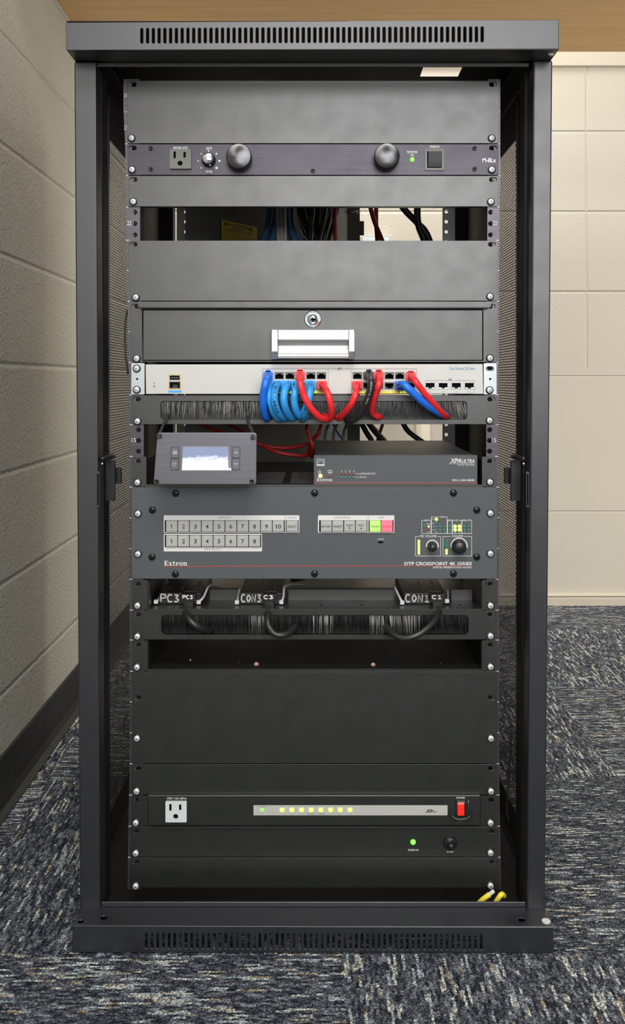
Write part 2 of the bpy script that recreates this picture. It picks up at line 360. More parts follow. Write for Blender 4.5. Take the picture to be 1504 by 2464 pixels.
    def text(s, st, x0, y0, x1, y1, Z, m, t=0.0003, bold=0.0, shear=0.0, fn=None):
        """lettering filling the box x0..x1, y0..y1"""
        c = bpy.data.curves.new('tmp', 'FONT'); c.body = st; c.offset = bold; c.shear = shear; c.resolution_u = 3
        o = bpy.data.objects.new('tmp', c); me = bpy.data.meshes.new_from_object(o)
        vs = [v.co for v in me.vertices]
        if vs:
            ax, bx = min(v.x for v in vs), max(v.x for v in vs); ay, by = min(v.y for v in vs), max(v.y for v in vs)
            f = fn or (lambda x, y: W(x, y, Z)); i = s.mi(m)
            nv = [s.bm.verts.new(f(x0+(v.x-ax)/(bx-ax)*(x1-x0), y1-(v.y-ay)/(by-ay)*(y1-y0))) for v in vs]
            for p in me.polygons:
                try: q = s.bm.faces.new([nv[k] for k in p.vertices]); q.material_index = i
                except ValueError: pass
        bpy.data.meshes.remove(me); bpy.data.objects.remove(o); bpy.data.curves.remove(c); return s
    def out(s, name, parent=None, bevel=0.0, kind=None):
        bmesh.ops.recalc_face_normals(s.bm, faces=s.bm.faces)
        off = Vector((0,0,0)); p = parent
        while p: off += p.location; p = p.parent
        loc = Vector((0,0,0))
        if parent is None and kind != 'structure':
            xs = [v.co for v in s.bm.verts]
            loc = Vector(((min(v.x for v in xs)+max(v.x for v in xs))/2, (min(v.y for v in xs)+max(v.y for v in xs))/2, min(v.z for v in xs)))
            off = loc
        bmesh.ops.translate(s.bm, verts=s.bm.verts, vec=-off)
        me = bpy.data.meshes.new(name); s.bm.to_mesh(me); s.bm.free()
        for m in s.mats: me.materials.append(m)
        o = bpy.data.objects.new(name, me); COL.objects.link(o); o.parent = parent; o.location = loc
        if bevel:
            md = o.modifiers.new('bevel', 'BEVEL'); md.width = bevel; md.segments = 2; md.limit_method = 'ANGLE'; md.angle_limit = math.radians(50)
        if kind: o['kind'] = kind
        return o
def tag(o, label, cat, group=None):
    o['label'] = label; o['category'] = cat
    if group: o['group'] = group
    return o
def thing(name, label, cat, loc, group=None):
    o = bpy.data.objects.new(name, None); COL.objects.link(o); o.location = loc; o.empty_display_size = 0.02
    return tag(o, label, cat, group)
def mesh_instance(name, me, parent, world):
    o = bpy.data.objects.new(name, me); COL.objects.link(o); o.parent = parent
    off = Vector((0,0,0)); p = parent
    while p: off += p.location; p = p.parent
    o.location = Vector(world)-off; return o
def proto_mesh(mb, name):
    bmesh.ops.recalc_face_normals(mb.bm, faces=mb.bm.faces)
    me = bpy.data.meshes.new(name); mb.bm.to_mesh(me); mb.bm.free()
    for m in mb.mats: me.materials.append(m)
    return me
O = Vector((0,0,0))
def screw_mesh():
    b = MB()
    b.lathe(O, 0, 0, [(0.0,0.0011),(0.0050,0.0011),(0.0053,0.0004),(0.0053,0.0)], 'black', 24)
    b.lathe(O, 0, 0, [(0.0040,0.0010),(0.0041,0.0020),(0.0036,0.0033),(0.0024,0.0040),(0.0012,0.0042),(0,0.0042)], 'screw', 24)
    for a in (0.5, 0.5+math.pi/2):
        R = Matrix.Rotation(a, 3, 'Y')
        for d in (-1, 1): pass
        b.poly3([R @ Vector(p) for p in ((-0.0022,-0.00428,-0.0004),(0.0022,-0.00428,-0.0004),(0.0022,-0.00428,0.0004),(-0.0022,-0.00428,0.0004))], 'paint_inner')
    return proto_mesh(b, 'rack_screw')
def pan_mesh():
    b = MB()
    b.lathe(O, 0, 0, [(0.0046,0.0),(0.0047,0.0009),(0.0040,0.0021),(0.0022,0.0027),(0,0.0028)], 'blackscrew', 20)
    for a in (0.8, 0.8+math.pi/2):
        R = Matrix.Rotation(a, 3, 'Y')
        b.poly3([R @ Vector(p) for p in ((-0.0022,-0.0029,-0.0004),(0.0022,-0.0029,-0.0004),(0.0022,-0.0029,0.0004),(-0.0022,-0.0029,0.0004))], 'dark')
    return proto_mesh(b, 'pan_screw')
def hex_mesh():
    b = MB()
    b.lathe(O, 0, 0, [(0.0030,0.0),(0.0030,0.0014),(0.0025,0.0017),(0.0016,0.0017),(0.0014,0.0008),(0,0.0008)], 'blackscrew', 18)
    return proto_mesh(b, 'socket_bolt')
ME_SCREW, ME_PAN, ME_HEX = screw_mesh(), pan_mesh(), hex_mesh()
def screws(parent, pts, Z=ZP):
    for x, y in pts: mesh_instance('rack_screw', ME_SCREW, parent, W(x, y, Z))
def slot(cx, cy, w=9.5, h=5.5): return rr(cx-w, cy-h, cx+w, cy+h, h)
def face_outline(y0, y1):
    return [(xL(y0), y0), (xR(y0), y0), (xR(y1), y1), (xL(y1), y1)]
def ear_holes(y0):
    return [slot(xL(y0)+13.5, y0+10), slot(xR(y0)-13.5, y0+10)]

# ------------------------------------------------------------------ setting
b = MB(); b.plate([(-0.51,-4),(4,-4),(4,2.95),(-0.51,2.95)], [], lambda x, y: Vector((x, y, 0)), Vector((0,0,-0.05)), 'carpet'); b.out('floor', kind='structure')
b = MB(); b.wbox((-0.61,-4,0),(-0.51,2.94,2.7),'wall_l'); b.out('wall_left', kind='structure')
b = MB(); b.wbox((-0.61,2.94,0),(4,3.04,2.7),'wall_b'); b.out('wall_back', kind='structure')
b = MB()      # cove base: upright sheet with a small toe
prof = [(0,0.0905),(0.0025,0.0915),(0.004,0.089),(0.004,0.022),(0.008,0.010),(0.017,0.003),(0.017,0.0),(0,0)]
b.plate(prof, [], lambda a, z: Vector((-0.51+a, -4, z)), Vector((0, 6.94, 0)), 'baseboard'); b.out('baseboard_left', kind='structure')
b = MB(); zb = H-(1428-CY)*2.94/F
b.plate([(0,0),(0.014,0),(0.014,zb-0.014),(0.010,zb-0.008),(0.016,zb-0.004),(0.013,zb),(0,zb)], [], lambda a, z: Vector((-0.5, 2.94-a, z)), Vector((4.5,0,0)), 'cream'); b.out('baseboard_back', kind='structure')
b = MB(); b.wbox((-0.51, 2.925, 1.672), (4, 2.94, 1.76), 'cream'); b.out('trim_1', kind='structure', bevel=0.002)
b = MB(); b.wbox((-0.51, 1.45, 1.446), (3.0, 2.153, 1.486), 'wood')
tag(b.out('wooden_shelf', bevel=0.001), 'honey coloured wooden shelf running overhead between the rack top and the wall', 'shelf')

# ------------------------------------------------------------------ equipment rack
rack = thing('equipment_rack', 'open-front black steel equipment rack on castorless base standing on patterned carpet', 'rack', (0, 1.45, 0))
ZF, ZQ, ZR = 1.15, 1.19, 1.82
# top cover: slotted front, sheet with a cable opening, sides, folded lip
b = MB()
tl, tr_, bl_, br_ = (158,54), (1345,47), (160,121), (1345,118)
b.slotted([tl, tr_, br_, bl_], [(341+i*13.89, 68-i*0.06, 104.5-i*0.055, 3.0) for i in range(60)], ZF, 0.0015, 'paint_frame')
zt = W(0, 50, ZF).z; zl = W(0, 120, ZF).z; x0, x1 = W(159,0,ZF).x, W(1345,0,ZF).x
hx0, hx1 = W(1020,0,1.31).x, W(1104,0,1.35).x
b.plate([(x0,ZF),(x1,ZF),(x1,ZR),(x0,ZR)], [[(hx0,1.30),(hx1,1.30),(hx1,1.36),(hx0,1.36)]], lambda x, y: Vector((x, y, zt)), Vector((0,0,-0.0015)), 'paint_dull')
b.wbox((x0,ZF,zl),(x0+0.0015,ZR,zt),'paint'); b.wbox((x1-0.0015,ZF,zl),(x1,ZR,zt),'paint'); b.wbox((x0,ZR-0.0015,zl),(x1,ZR,zt),'paint')
b.wbox((x0,ZF,zl),(x1,ZQ+0.006,zl+0.0015),'paint')
b.wbox((x0,ZQ,zl),(x0+0.04,ZR,zl+0.0015),'paint_dull'); b.wbox((x1-0.04,ZQ,zl),(x1,ZR,zl+0.0015),'paint_dull')
b.wbox((W(230,0,ZQ).x, ZQ+0.006, W(0,157,ZQ).z), (W(1276,0,ZQ).x, ZQ+0.008, zl), 'paint')
cover = b.out('top_cover', rack, bevel=0.0008)
b = MB(); b.lathe(W(1325,127,1.165), 0, 0, [(0,0.004),(0.0035,0.0035),(0.0042,0.0),(0,0)], 'white'); b.out('cap', cover)
# base
b = MB()
b.slotted([(175,2227),(1332,2231),(1333,2294),(173,2292)], [(352+i*13.66, 2245+i*0.05, 2282+i*0.05, 2.7) for i in range(60)], ZF, 0.0015, 'paint_frame')
zb0 = W(0,2229,ZF).z; bx0, bx1 = W(175,0,ZF).x, W(1332,0,ZF).x
def bh(px, py, r=0.0045):
    Z = (H-zb0)*F/(py-CY); c = W(px, py, Z); return [(c.x+r*math.cos(t*math.pi/6), c.y+r*math.sin(t*math.pi/6)) for t in range(12)]
b.plate([(bx0,ZF),(bx1,ZF),(bx1,ZQ+0.012),(bx0,ZQ+0.012)], [bh(250,2208), bh(1255,2213), bh(194,2217,0.0035)], lambda x, y: Vector((x, y, zb0)), Vector((0,0,-0.0015)), 'paint_frame')
b.wbox((bx0,ZF+0.0015,0.001),(bx0+0.0015,ZR,zb0-0.0015),'paint_frame'); b.wbox((bx1-0.0015,ZF+0.0015,0.001),(bx1,ZR,zb0-0.0015),'paint_frame'); b.wbox((bx0,ZR-0.0015,0.001),(bx1,ZR,zb0-0.0015),'paint_frame')
b.wbox((W(243,0,ZQ).x, ZQ+0.002, zb0), (W(1266,0,ZQ).x, ZQ+0.004, zb0+0.0065), 'paint_frame')
b.wbox((bx0,ZQ+0.02,0.006),(bx1,ZR,0.008),'paint_dull')
base = b.out('base', rack, bevel=0.0008)
c = W(1314,2218,(H-zb0)*F/(2218-CY))
b = MB(); b.plate(ell(c.x, c.y, 0.0052, 0.0052, 20), [], lambda x, y: Vector((x, y, zb0+0.0016)), Vector((0,0,-0.0016)), 'white'); b.out('cap', base)
# corner posts (they lean a hair, as the photo shows)
for sgn in (0, 1):
    b = MB()
    q = [(178,148),(231,148),(241,2196),(192,2196)] if sgn == 0 else [(1284,145),(1330,145),(1312,2198),(1268,2198)]
    b.front(q, [], ZQ, 0.03, 'paint_frame')
    # stepped return behind the post face
    q2 = [(235,160),(246,160),(255,2180),(246,2180)] if sgn == 0 else [(1262,160),(1276,160),(1266,2180),(1252,2180)]
    b.front(q2, [], 1.222, 0.03, 'paint_dull')
    b.out('corner_post', rack, bevel=0.002)
# rear posts
for xa, xb in ((x0+0.002, x0+0.035), (x1-0.035, x1-0.002)):
    b = MB(); b.wbox((xa,1.78,0.035),(xb,1.81,zl),'paint_dull'); b.out('rear_post', rack)
# side panels with perforated sheets
for xx in (x0+0.010, x1-0.012):
    b = MB()
    b.plate([(1.225,0.034),(1.80,0.034),(1.80,zl-0.001),(1.225,zl-0.001)], [[(1.335,0.082),(1.53,0.082),(1.53,1.040),(1.335,1.040)]], lambda y, z: Vector((xx, y, z)), Vector((0.0012,0,0)), 'paint_dull')
    b.wbox((xx-0.003 if xx > 0 else xx,1.322,0.036),(xx+0.0012 if xx > 0 else xx+0.0045,1.328,zl-0.002),'paint_frame')
    sp = b.out('side_panel', rack)
    b = MB(); b.plate([(1.3345,0.0815),(1.5305,0.0815),(1.5305,1.0405),(1.3345,1.0405)], [], lambda y, z: Vector((xx+0.0006, y, z)), Vector((0.00002,0,0)), 'perf')
    b.out('perforated_sheet', sp)
# front rails
UT = [192,269,346,422,498,578,651,725,798,872,950,1022,1098,1172,1246,1320,1394,1468,1540,1615,1689,1763,1838,1913,1988,2063,2137]
ZA = 1.2425
for sgn in (0, 1):
    b = MB()
    ys = list(range(190, 2141, 75))
    if sgn == 0:
        outer = [(xL(y)-5-(4 if y < 330 else 0), y) for y in ys]; inner = [(xL(y)+29, y) for y in ys][::-1]; hc = lambda y: xL(y)+16.5
    else:
        outer = [(xR(y)+4, y) for y in ys]; inner = [(xR(y)-25, y) for y in ys][::-1]; hc = lambda y: xR(y)-17
    hs = []
    for a, c in zip(UT, UT[1:]):
        for f in (0.16, 0.5, 0.84): hs.append(ell(hc(a+(c-a)*f), a+(c-a)*f, 6.2, 6.2, 12))
    b.front(outer+inner, hs, ZA, 0.0018, 'rail')
    ib = inner[::-1]
    for (p, q) in zip(ib, ib[1:]):      # return flange going back
        A, B = W(*p, ZA), W(*q, ZA); k = 0.0015 if sgn == 0 else -0.0015
        b.plate([(0,0),(1,0),(1,1),(0,1)], [], lambda u, v, A=A, B=B: (A.lerp(B, v)+Vector((0, 0.002+0.028*u, 0))), Vector((-k,0,0)), 'paint_dull')
    for y in UT[1:-1]:
        xx = xL(y)-5 if sgn == 0 else xR(y)-4
        b.box(xx, y-0.8, xx+8, y+0.8, ZA-0.0003, 0.0006, 'white')
    rail = b.out('mounting_rail', rack)
    b = MB(); e = 0 if sgn == 0 else 1
    def num(st, y, x): b.text(st, x, y-5, x+10, y+5, ZA-0.0003, 'white')
    if sgn == 0: num('22', 537, 306); num('15', 1059, 317); num('26', 229, 297.5); num('25', 307, 298)
    else: num('22', 537, 1186); num('15', 1059, 1184)
    b.out('unit_markings', rail)
# rear rails
for xa, xb, xc in ((425,456,447), (1065,1095,1074)):
    b = MB()
    for i in range(52): b.front(rr(xa,252.8+i*24.4,xb,277.2+i*24.4), [ell(xc, 265+i*24.4, 4.4, 4.4, 12)], 1.686, 0.002, 'paint')
    b.box(xa if xa < 700 else xb-3, 240, xa+3 if xa < 700 else xb, 1560, 1.688, 0.03, 'paint_dull')
    b.out('rear_rail', rack)
# latches on the posts
for sgn in (0, 1):
    b = MB(); m = lambda x: x if sgn == 0 else 1506-x
    xa, xb = sorted((m(232), m(240)))
    b.box(xa, 1135, xb, 1221, 1.1885, 0.002, 'paint_frame', 2); b.box(xa+2, 1140, xb-2, 1216, 1.188, 0.001, 'dark')
    xa, xb = sorted((m(250), m(276))); b.box(xa, 1108, xb, 1205, 1.232, 0.006, 'black', 2)
    xa, xb = sorted((m(272), m(290))); b.box(xa, 1126, xb, 1164, 1.25, 0.01, 'black', 2)
    b.tube([(m(245),1105,1.20),(m(262),1100,1.215),(m(272),1098,1.235)], 0.0035, 'black')
    b.disc(m(246),1104,1.199,5,0.002,'blackscrew'); b.disc(m(246),1116,1.199,3,0.002,'chrome')
    b.out('door_latch', rack, bevel=0.0004)
# angled back sheet with the yellow notice
PA, PB = W(455,0,1.50), W(836,0,1.86)
b = MB()
def bp_(px, z):     # point on the angled sheet seen in column px
    dx, dy = PB.x-PA.x, PB.y-PA.y; k = (px-CX)/F
    t = (k*PA.y-PA.x)/(dx-k*dy); return Vector((PA.x+dx*t, PA.y+dy*t, z))
b.plate([(446,0.47),(836,0.47),(836,1.04),(446,1.04)], [], bp_, Vector((0.001,0.003,0)), 'paint_inner')
fz = 1.86
b.wbox((PB.x,fz,0.47),(W(866,0,fz).x,fz+0.003,1.04),'paint_inner')
b.wbox((W(866,0,fz).x,fz,W(0,566,fz).z),(W(876,0,fz).x,fz+0.003,W(0,532,fz).z),'paint_inner')
b.tube([W(845,512,fz-0.002)+Vector((0,0,0)), W(868,508,fz-0.004)], 0.0025, 'chrome', world=True)
bp = b.out('back_bracket', rack)
def stk(px, py):
    q = bp_(px, 0); return Vector((q.x-0.0012, q.y-0.003, H-(py-CY)*q.y/F))
def sk(px): return 529+(px-535)*18/85
b = MB()
n_ = Vector((0.0002,0.0006,0))
b.plate([(535,sk(535)),(620,sk(620)),(620,625),(535,620)], [], stk, n_, 'sticker')
def sfn(x, y): q = stk(x, y+(x-535)*18/85*(1-(y-529)/110)); return q-Vector((0,0.0008,0))
b.text('WALL-MOUNT WARNINGS', 552, 534, 602, 540, 0, 'ink', fn=sfn); b.text('AVERTISSEMENTS', 560, 542, 594, 547.5, 0, 'ink', fn=sfn)
b.text('CONCERNANT LE MONTAGE MURAL', 542, 549, 611, 555, 0, 'ink', fn=sfn)
for i in range(4): b.text('This product is for wall mounting in strict accordance with', 537, 560+i*5.2, 617, 563.4+i*5.2, 0, 'ink', fn=sfn)
for cx, cy in ((547,537),(606,539)):
    for p, q in (((cx-4,cy+4),(cx+4,cy+4)),((cx+4,cy+4),(cx,cy-4)),((cx,cy-4),(cx-4,cy+4))):
        b.tube([sfn(*p), sfn(*q)], 0.0005, 'ink', 4, world=True)
b.out('warning_sticker', bp)

# ------------------------------------------------------------------ blank panels
def blank(y0, y1, label, sy, holes=True, hy=None, lip=True):
    t = thing('blank_panel', label, 'panel', W(755, y1, ZP), 'blank panels of the rack')
    b = MB(); hs = ear_holes(y0) if hy is None else [slot(xL(hy)+14, hy), slot(xR(hy)-14, hy)]
    a = 1.2
    b.front([(xL(y0), y0+a), (xR(y0), y0+a), (xR(y1), y1-a), (xL(y1), y1-a)], hs, ZP, 0.002, 'paint')
    b.box(xL(y0)+35, y0+a, xR(y0)-35, y0+a+3, ZP+0.002, 0.012, 'paint'); b.box(xL(y1)+35, y1-a-3, xR(y1)-35, y1-a, ZP+0.002, 0.012, 'paint')
    b.out('faceplate', t, bevel=0.0007); screws(t, sy); return t
blank(193, 346, 'two-unit plain black panel at the very top of the rack, above the brushed power conditioner', [(317,333),(1183,333)])
blank(422, 498, 'one-unit plain black panel directly below the brushed power conditioner with two big knobs', [(321,486),(1181,486)])
blank(578, 725, 'two-unit plain black panel between the open gap and the locking drawer', [(327,716),(1179,714)])
blank(1615, 1838, 'tallest plain black panel, three units high, in the lower part of the rack', [(330,1776),(1181,1776)], hy=1679)
blank(1838, 1913, 'one-unit plain black panel just above the unit with the white outlet', [(329,1903),(1181,1903)])
blank(2063, 2137, 'lowest plain black panel, above the yellow wire ends', [(327,2131),(1180,2130)])

# ------------------------------------------------------------------ power conditioner with two pull-out lights
t = thing('power_conditioner', 'brushed black power conditioner with two big round metal knobs and a grey outlet', 'power conditioner', W(755,422,ZP))
b = MB(); Z = ZP-0.001
b.front([(xL(346),347),(xR(346),347),(xR(422),421),(xL(422),421)], ear_holes(346), Z, 0.003, 'anod'); b.out('faceplate', t, bevel=0.0006)
b = MB(); b.box(345, 349, 1165, 419, ZP+0.0035, 0.20, 'paint_dull'); b.out('chassis', t)
b = MB()
b.text('SWITCHED OUTLET', 417, 353, 452, 359, Z-0.0003, 'white', bold=.02); b.text('LIGHTS', 496, 353.5, 510, 360, Z-0.0003, 'white', bold=.02); b.text('DIMMER', 495, 410, 511, 416, Z-0.0003, 'white', bold=.02)
b.text('PROTECTION', 980, 363, 1004, 369, Z-0.0003, 'white', bold=.02); b.text('OK', 988, 370.5, 996, 376, Z-0.0003, 'white', bold=.02)
b.text('POWER ON', 1035, 350, 1057, 356, Z-0.0003, 'white', bold=.02); b.text('M-8Lx', 1161, 380, 1194, 391, Z-0.0003, 'white', bold=.03)
for i in range(7):
    a = math.radians(-210+i*40); rx = 27; 
    if i == 6: pass
for cx, cy, r in ((484,370,1.6),(477,387,1.6),(484,404,1.6),(502,363,2),(521,370,2.3),(528,387,2.6),(521,404,2.9)):
    b.front(ell(cx,cy,r,r,10), [], Z-0.0003, 0.0002, 'white')
b.out('lettering', t)
def outlet(par, x0, y0, x1, y1, Z, m, t=0.004):
    w, h = x1-x0, y1-y0; b = MB()
    hs = [rr(x0+w*.18,y0+h*.12,x0+w*.29,y0+h*.46), rr(x0+w*.64,y0+h*.14,x0+w*.75,y0+h*.43), rr(x0+w*.37,y0+h*.60,x0+w*.60,y0+h*.84,w*.1)]
    b.front(rr(x0,y0,x1,y1,2), hs, Z-t, t, m); o = b.out('outlet', par, bevel=0.0006)
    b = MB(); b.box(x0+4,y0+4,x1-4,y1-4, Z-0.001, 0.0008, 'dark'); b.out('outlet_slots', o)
outlet(t, 408, 359, 460, 406, Z, 'outlet_g')
b = MB(); b.lathe(503, 386, Z, [(0.0092,0),(0.0090,0.004),(0.0078,0.011),(0.0072,0.0115)], 'black', 30); b.lathe(503,386,Z,[(0.0072,0.0115),(0.0072,0.013),(0.0068,0.0135),(0,0.0135)],'chrome',30)
b.disc(506,398,Z-0.0085,2,0.002,'white',8); b.out('dimmer_knob', t)
for cx, cy in ((577,384),(929,383)):
    b = MB(); n = 48
    b.lathe(cx, cy, Z, [(0.0150,0),(0.0165,0.001),(0.0165,0.0175),(0.0158,0.019)], 'black', n); b.lathe(cx, cy, Z, [(0.0158,0.019),(0.0154,0.0192),(0,0.0192)], 'anod_turn' if 'anod_turn' in M else 'pad', n)
    b.out('light_knob', t)
b = MB(); b.lathe(992,384,Z,[(0.0030,0),(0.0028,0.001),(0.0018,0.0026),(0,0.003)],'led_g',16); b.out('indicator', t)
b = MB(); b.frame(1022,358,1069,410,6,Z-0.0015,0.0015,'outlet_g'); b.box(1028,364,1063,404,Z-0.0002,0.0002,'dark'); fr = b.out('switch_frame', t, bevel=0.0003)
b = MB(); A = [W(1030,366,Z), W(1062,366,Z), W(1062,402,Z), W(1030,402,Z)]
b.plate([(0,0.0),(0.001,0.0),(0.0045,0.0),(0.0045,0.0),(0.0,0.0)][:0] or [(366,0.0003),(366,0.004),(391,0.0015),(402,0.0003)], [], lambda y, d: Vector((W(1030,0,Z).x, Z-d, W(0,y,Z).z)), Vector((W(1062,0,Z).x-W(1030,0,Z).x,0,0)), 'black'); b.out('rocker_switch', t, bevel=0.0003)
for p in ((363,357),(363,407),(753,411),(1142,357),(1142,407)): mesh_instance('bolt', ME_HEX, t, W(*p, Z))
screws(t, [(318,409),(1183,409)], Z)

# ------------------------------------------------------------------ locking drawer
t = thing('drawer_unit', 'black locking rack drawer with silver handle and round lock', 'drawer', W(755,872,ZP))
b = MB(); b.front([(xL(725),727),(xR(725),727),(xR(872),871),(xL(872),871)], ear_holes(727)+[rr(342,744,1163,868)], ZP, 0.002, 'paint')
b.plate([(0,0),(0.012,0),(0.012,-0.0072),(0.0105,-0.0072),(0.0105,-0.0015),(0,-0.0015)], [], lambda d, z: Vector((W(336,0,ZP).x, ZP-d, W(0,727.5,ZP).z+z)), Vector((W(1178,0,ZP).x-W(336,0,ZP).x,0,0)), 'paint')
b.box(336,729,1178,741,ZP-0.011,0.0105,'paint',1)
b.out('frame', t, bevel=0.0007)
b = MB(); b.box(343.5,745,1162,867.5,ZP-0.002,0.004,'paint'); dr = b.out('drawer_front', t, bevel=0.001)
b = MB(); b.box(350,743,1156,870,ZP+0.0025,0.25,'paint_dull'); b.out('drawer_box', t)
Zd = ZP-0.002
b = MB(); b.lathe(753,768,Zd,[(0.0112,0),(0.0112,0.0015),(0.0100,0.0024),(0.0086,0.0022),(0.0082,0.001),(0.0082,0.0018),(0,0.0020)],'chrome',36)
b.text('296',748,757,760,762,Zd-0.0021,'ink'); b.box(748,766,760,771,Zd-0.0024,0.0004,'dark'); b.box(751.5,764,754.5,774,Zd-0.0024,0.0004,'dark')
for a0, a1, m in ((20,75,'redprint'),(75,120,'blueprint')):
    pts = [(753+17*math.cos(math.radians(a)), 768+17*math.sin(math.radians(a)), Zd-0.0023) for a in range(a0,a1+1,11)]
    b.tube(pts, 0.0006, m, 5)
b.out('lock', t)
# handle: extruded pull with a recessed finger channel, chrome end blocks
b = MB(); zz = lambda y: W(0,y,Zd).z
prof = [(0,795),(0.013,795),(0.0145,800),(0.0145,818),(0.0135,821),(0.006,823),(0.004,832),(0.004,843),(0.006,851),(0.014,853),(0.015,857),(0.0145,863),(0,863)]
b.plate(prof, [], lambda d, y: Vector((W(670,0,Zd).x, Zd-d, zz(y))), Vector((W(838,0,Zd).x-W(670,0,Zd).x,0,0)), 'alu'); hd = b.out('handle', t, bevel=0.0003)
for xa, xb in ((655,669.7),(838.3,852)):
    b = MB(); prof = [(0,794),(0.014,794),(0.0165,802),(0.0165,846),(0.0145,864.5),(0,864.5)]
    b.plate(prof, [], lambda d, y: Vector((W(xa,0,Zd).x, Zd-d, zz(y))), Vector((W(xb,0,Zd).x-W(xa,0,Zd).x,0,0)), 'chrome'); b.out('handle_end', hd, bevel=0.0006)
screws(t, [(329,863),(1179,862)])

# ------------------------------------------------------------------ network switch
t = thing('network_switch', 'silver network switch with two rows of ports and zinc mounting ears', 'network switch', W(755,949,ZP))
Zs = ZP-0.004
ports = [(x, 905) for x in (645,672,697.5,722.5,748,773.5,860,885,911,937,962,988)]+[(x, 929) for x in (645,672,697.5,722.5,748,773.5,860,885,911,937,962,988)]
sfp = [(1035,928),(1066.5,928),(1098,928),(1129.5,928)]
b = MB(); hs = [rr(x-11,y-9,x+11,y+8) for x, y in ports]+[rr(x-12,y-8,x+12,y+8) for x, y in sfp]+[rr(407,902,434,915.5), rr(407,918.5,434,935)]
b.front([(350,877),(1162,876),(1163,948),(351,948)], hs, Zs, 0.0015, 'silver'); b.out('faceplate', t, bevel=0.0005)
b = MB(); b.box(352,879,1161,946,Zs+0.012,0.24,'paint_dull'); b.wbox((W(351,0,Zs).x,Zs+0.0015,W(0,878,Zs).z-0.001),(W(1162,0,Zs).x,Zs+0.2,W(0,878,Zs).z),'silver'); b.wbox((W(351,0,Zs).x,Zs+0.0015,W(0,947,Zs).z),(W(1162,0,Zs).x,Zs+0.2,W(0,947,Zs).z+0.001),'silver'); b.out('chassis', t)
for xa, xb, k in ((316,348,0),(1164,1195,1)):
    b = MB(); cxs = (xa+xb)/2; hs = [ell(cxs-(2 if k == 0 else 0),912,2.8,2.8,10)]
    if k: hs.append(slot(1179,887))
    b.front(rr(xa,874,xb,949,1.5), hs, ZP-0.0012, 0.0024, 'zinc'); b.out('mounting_ear', t, bevel=0.0003)
# port liners (black shell with a keyed opening)
for i, (x, y) in enumerate(ports):
    b = MB(); top = y < 915
    key = [(x-9.5,y+6),(x-9.5,y-3),(x-5.5,y-3),(x-5.5,y-6),(x+5.5,y-6),(x+5.5,y-3),(x+9.5,y-3),(x+9.5,y+6)]
    if not top: key = [(a, 2*y-c) for a, c in key]
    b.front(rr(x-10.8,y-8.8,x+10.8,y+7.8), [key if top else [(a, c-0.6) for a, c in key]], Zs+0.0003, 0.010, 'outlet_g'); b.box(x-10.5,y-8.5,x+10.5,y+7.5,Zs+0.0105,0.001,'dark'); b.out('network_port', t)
for x, y in sfp:
    b = MB(); b.frame(x-11.8,y-7.8,x+11.8,y+7.8,1.2,Zs-0.0008,0.009,'chrome'); b.box(x-10,y-6,x+10,y+6,Zs+0.003,0.005,'dark'); b.box(x-10,y+4,x-4,y+6.5,Zs-0.001,0.003,'chrome'); b.box(x+4,y+4,x+10,y+6.5,Zs-0.001,0.003,'chrome'); b.out('fibre_port', t)
b = MB(); b.frame(405.5,900.5,435.5,936.5,1.6,Zs-0.0006,0.0006,'brass'); b.frame(407.3,902.3,433.7,915.2,1.2,Zs,0.008,'chrome'); b.box(411,907,430,911,Zs+0.001,0.006,'ink'); b.box(408,919,433,934,Zs+0.002,0.008,'dark'); b.frame(407.3,918.8,433.7,934.7,1.4,Zs,0.008,'outlet_g'); b.box(416,926,427,936,Zs+0.0005,0.004,'black'); b.out('console_port', t)
b = MB()
b.frame(631,887,790,947,1,Zs-0.0003,0.0002,'greyprint',3); b.frame(845,887,1003,947,1,Zs-0.0003,0.0002,'greyprint',3); b.box(790,887,812,888,Zs-0.0003,.0002,'greyprint'); b.box(823,887,845,888,Zs-0.0003,.0002,'greyprint')
b.frame(1023,915,1142,947,0.8,Zs-0.0003,0.0002,'greyprint',2)
b.text('Cisco Business 250 Series',1081,883,1143,890,Zs-0.0003,'blueprint'); b.box(405,940,437,944.5,Zs-0.0003,0.0002,'lblue')
for cx, cy in ((371,922),(371,930)): b.front(ell(cx,cy,2.4,2.4,12), [ell(cx,cy,1.5,1.5,10)], Zs-0.0003,0.0002,'greyprint')
b.front(ell(371,930,1.8), [], Zs-0.0003,0.0002,'greyprint'); b.box(813,886,816,890,Zs-0.0003,.0002,'ink'); b.box(817,884,819,888,Zs-0.0003,.0002,'ink'); b.box(820,886,822,890,Zs-0.0003,.0002,'ink')
for x in (1035,1066.5,1098,1129.5): b.front([(x-2,942),(x+2,942),(x,945)], [], Zs-0.0003,0.0002,'greyprint')
b.box(1079,911,1087,916,Zs-0.00035,.0002,'greyprint')
b.out('lettering', t)
b = MB()
for x0_, x1_ in ((633,788),(848,1001)): b.box(x0_,941,x1_,946.5,Zs-0.00055,0.0002,'sticker')
for x in (648,665,700,716,742,760): b.box(x-2,941.5,x+2,945.5,Zs-0.0008,0.0003,'led_g')
for x in (866,873,890,940,965,972,990): b.box(x-1.8,942,x+1.8,945.5,Zs-0.0008,0.0003,'led_y')
b.out('link_lights', t)
screws(t, [(329,887),(329,938),(1178,939)], ZP-0.0014)

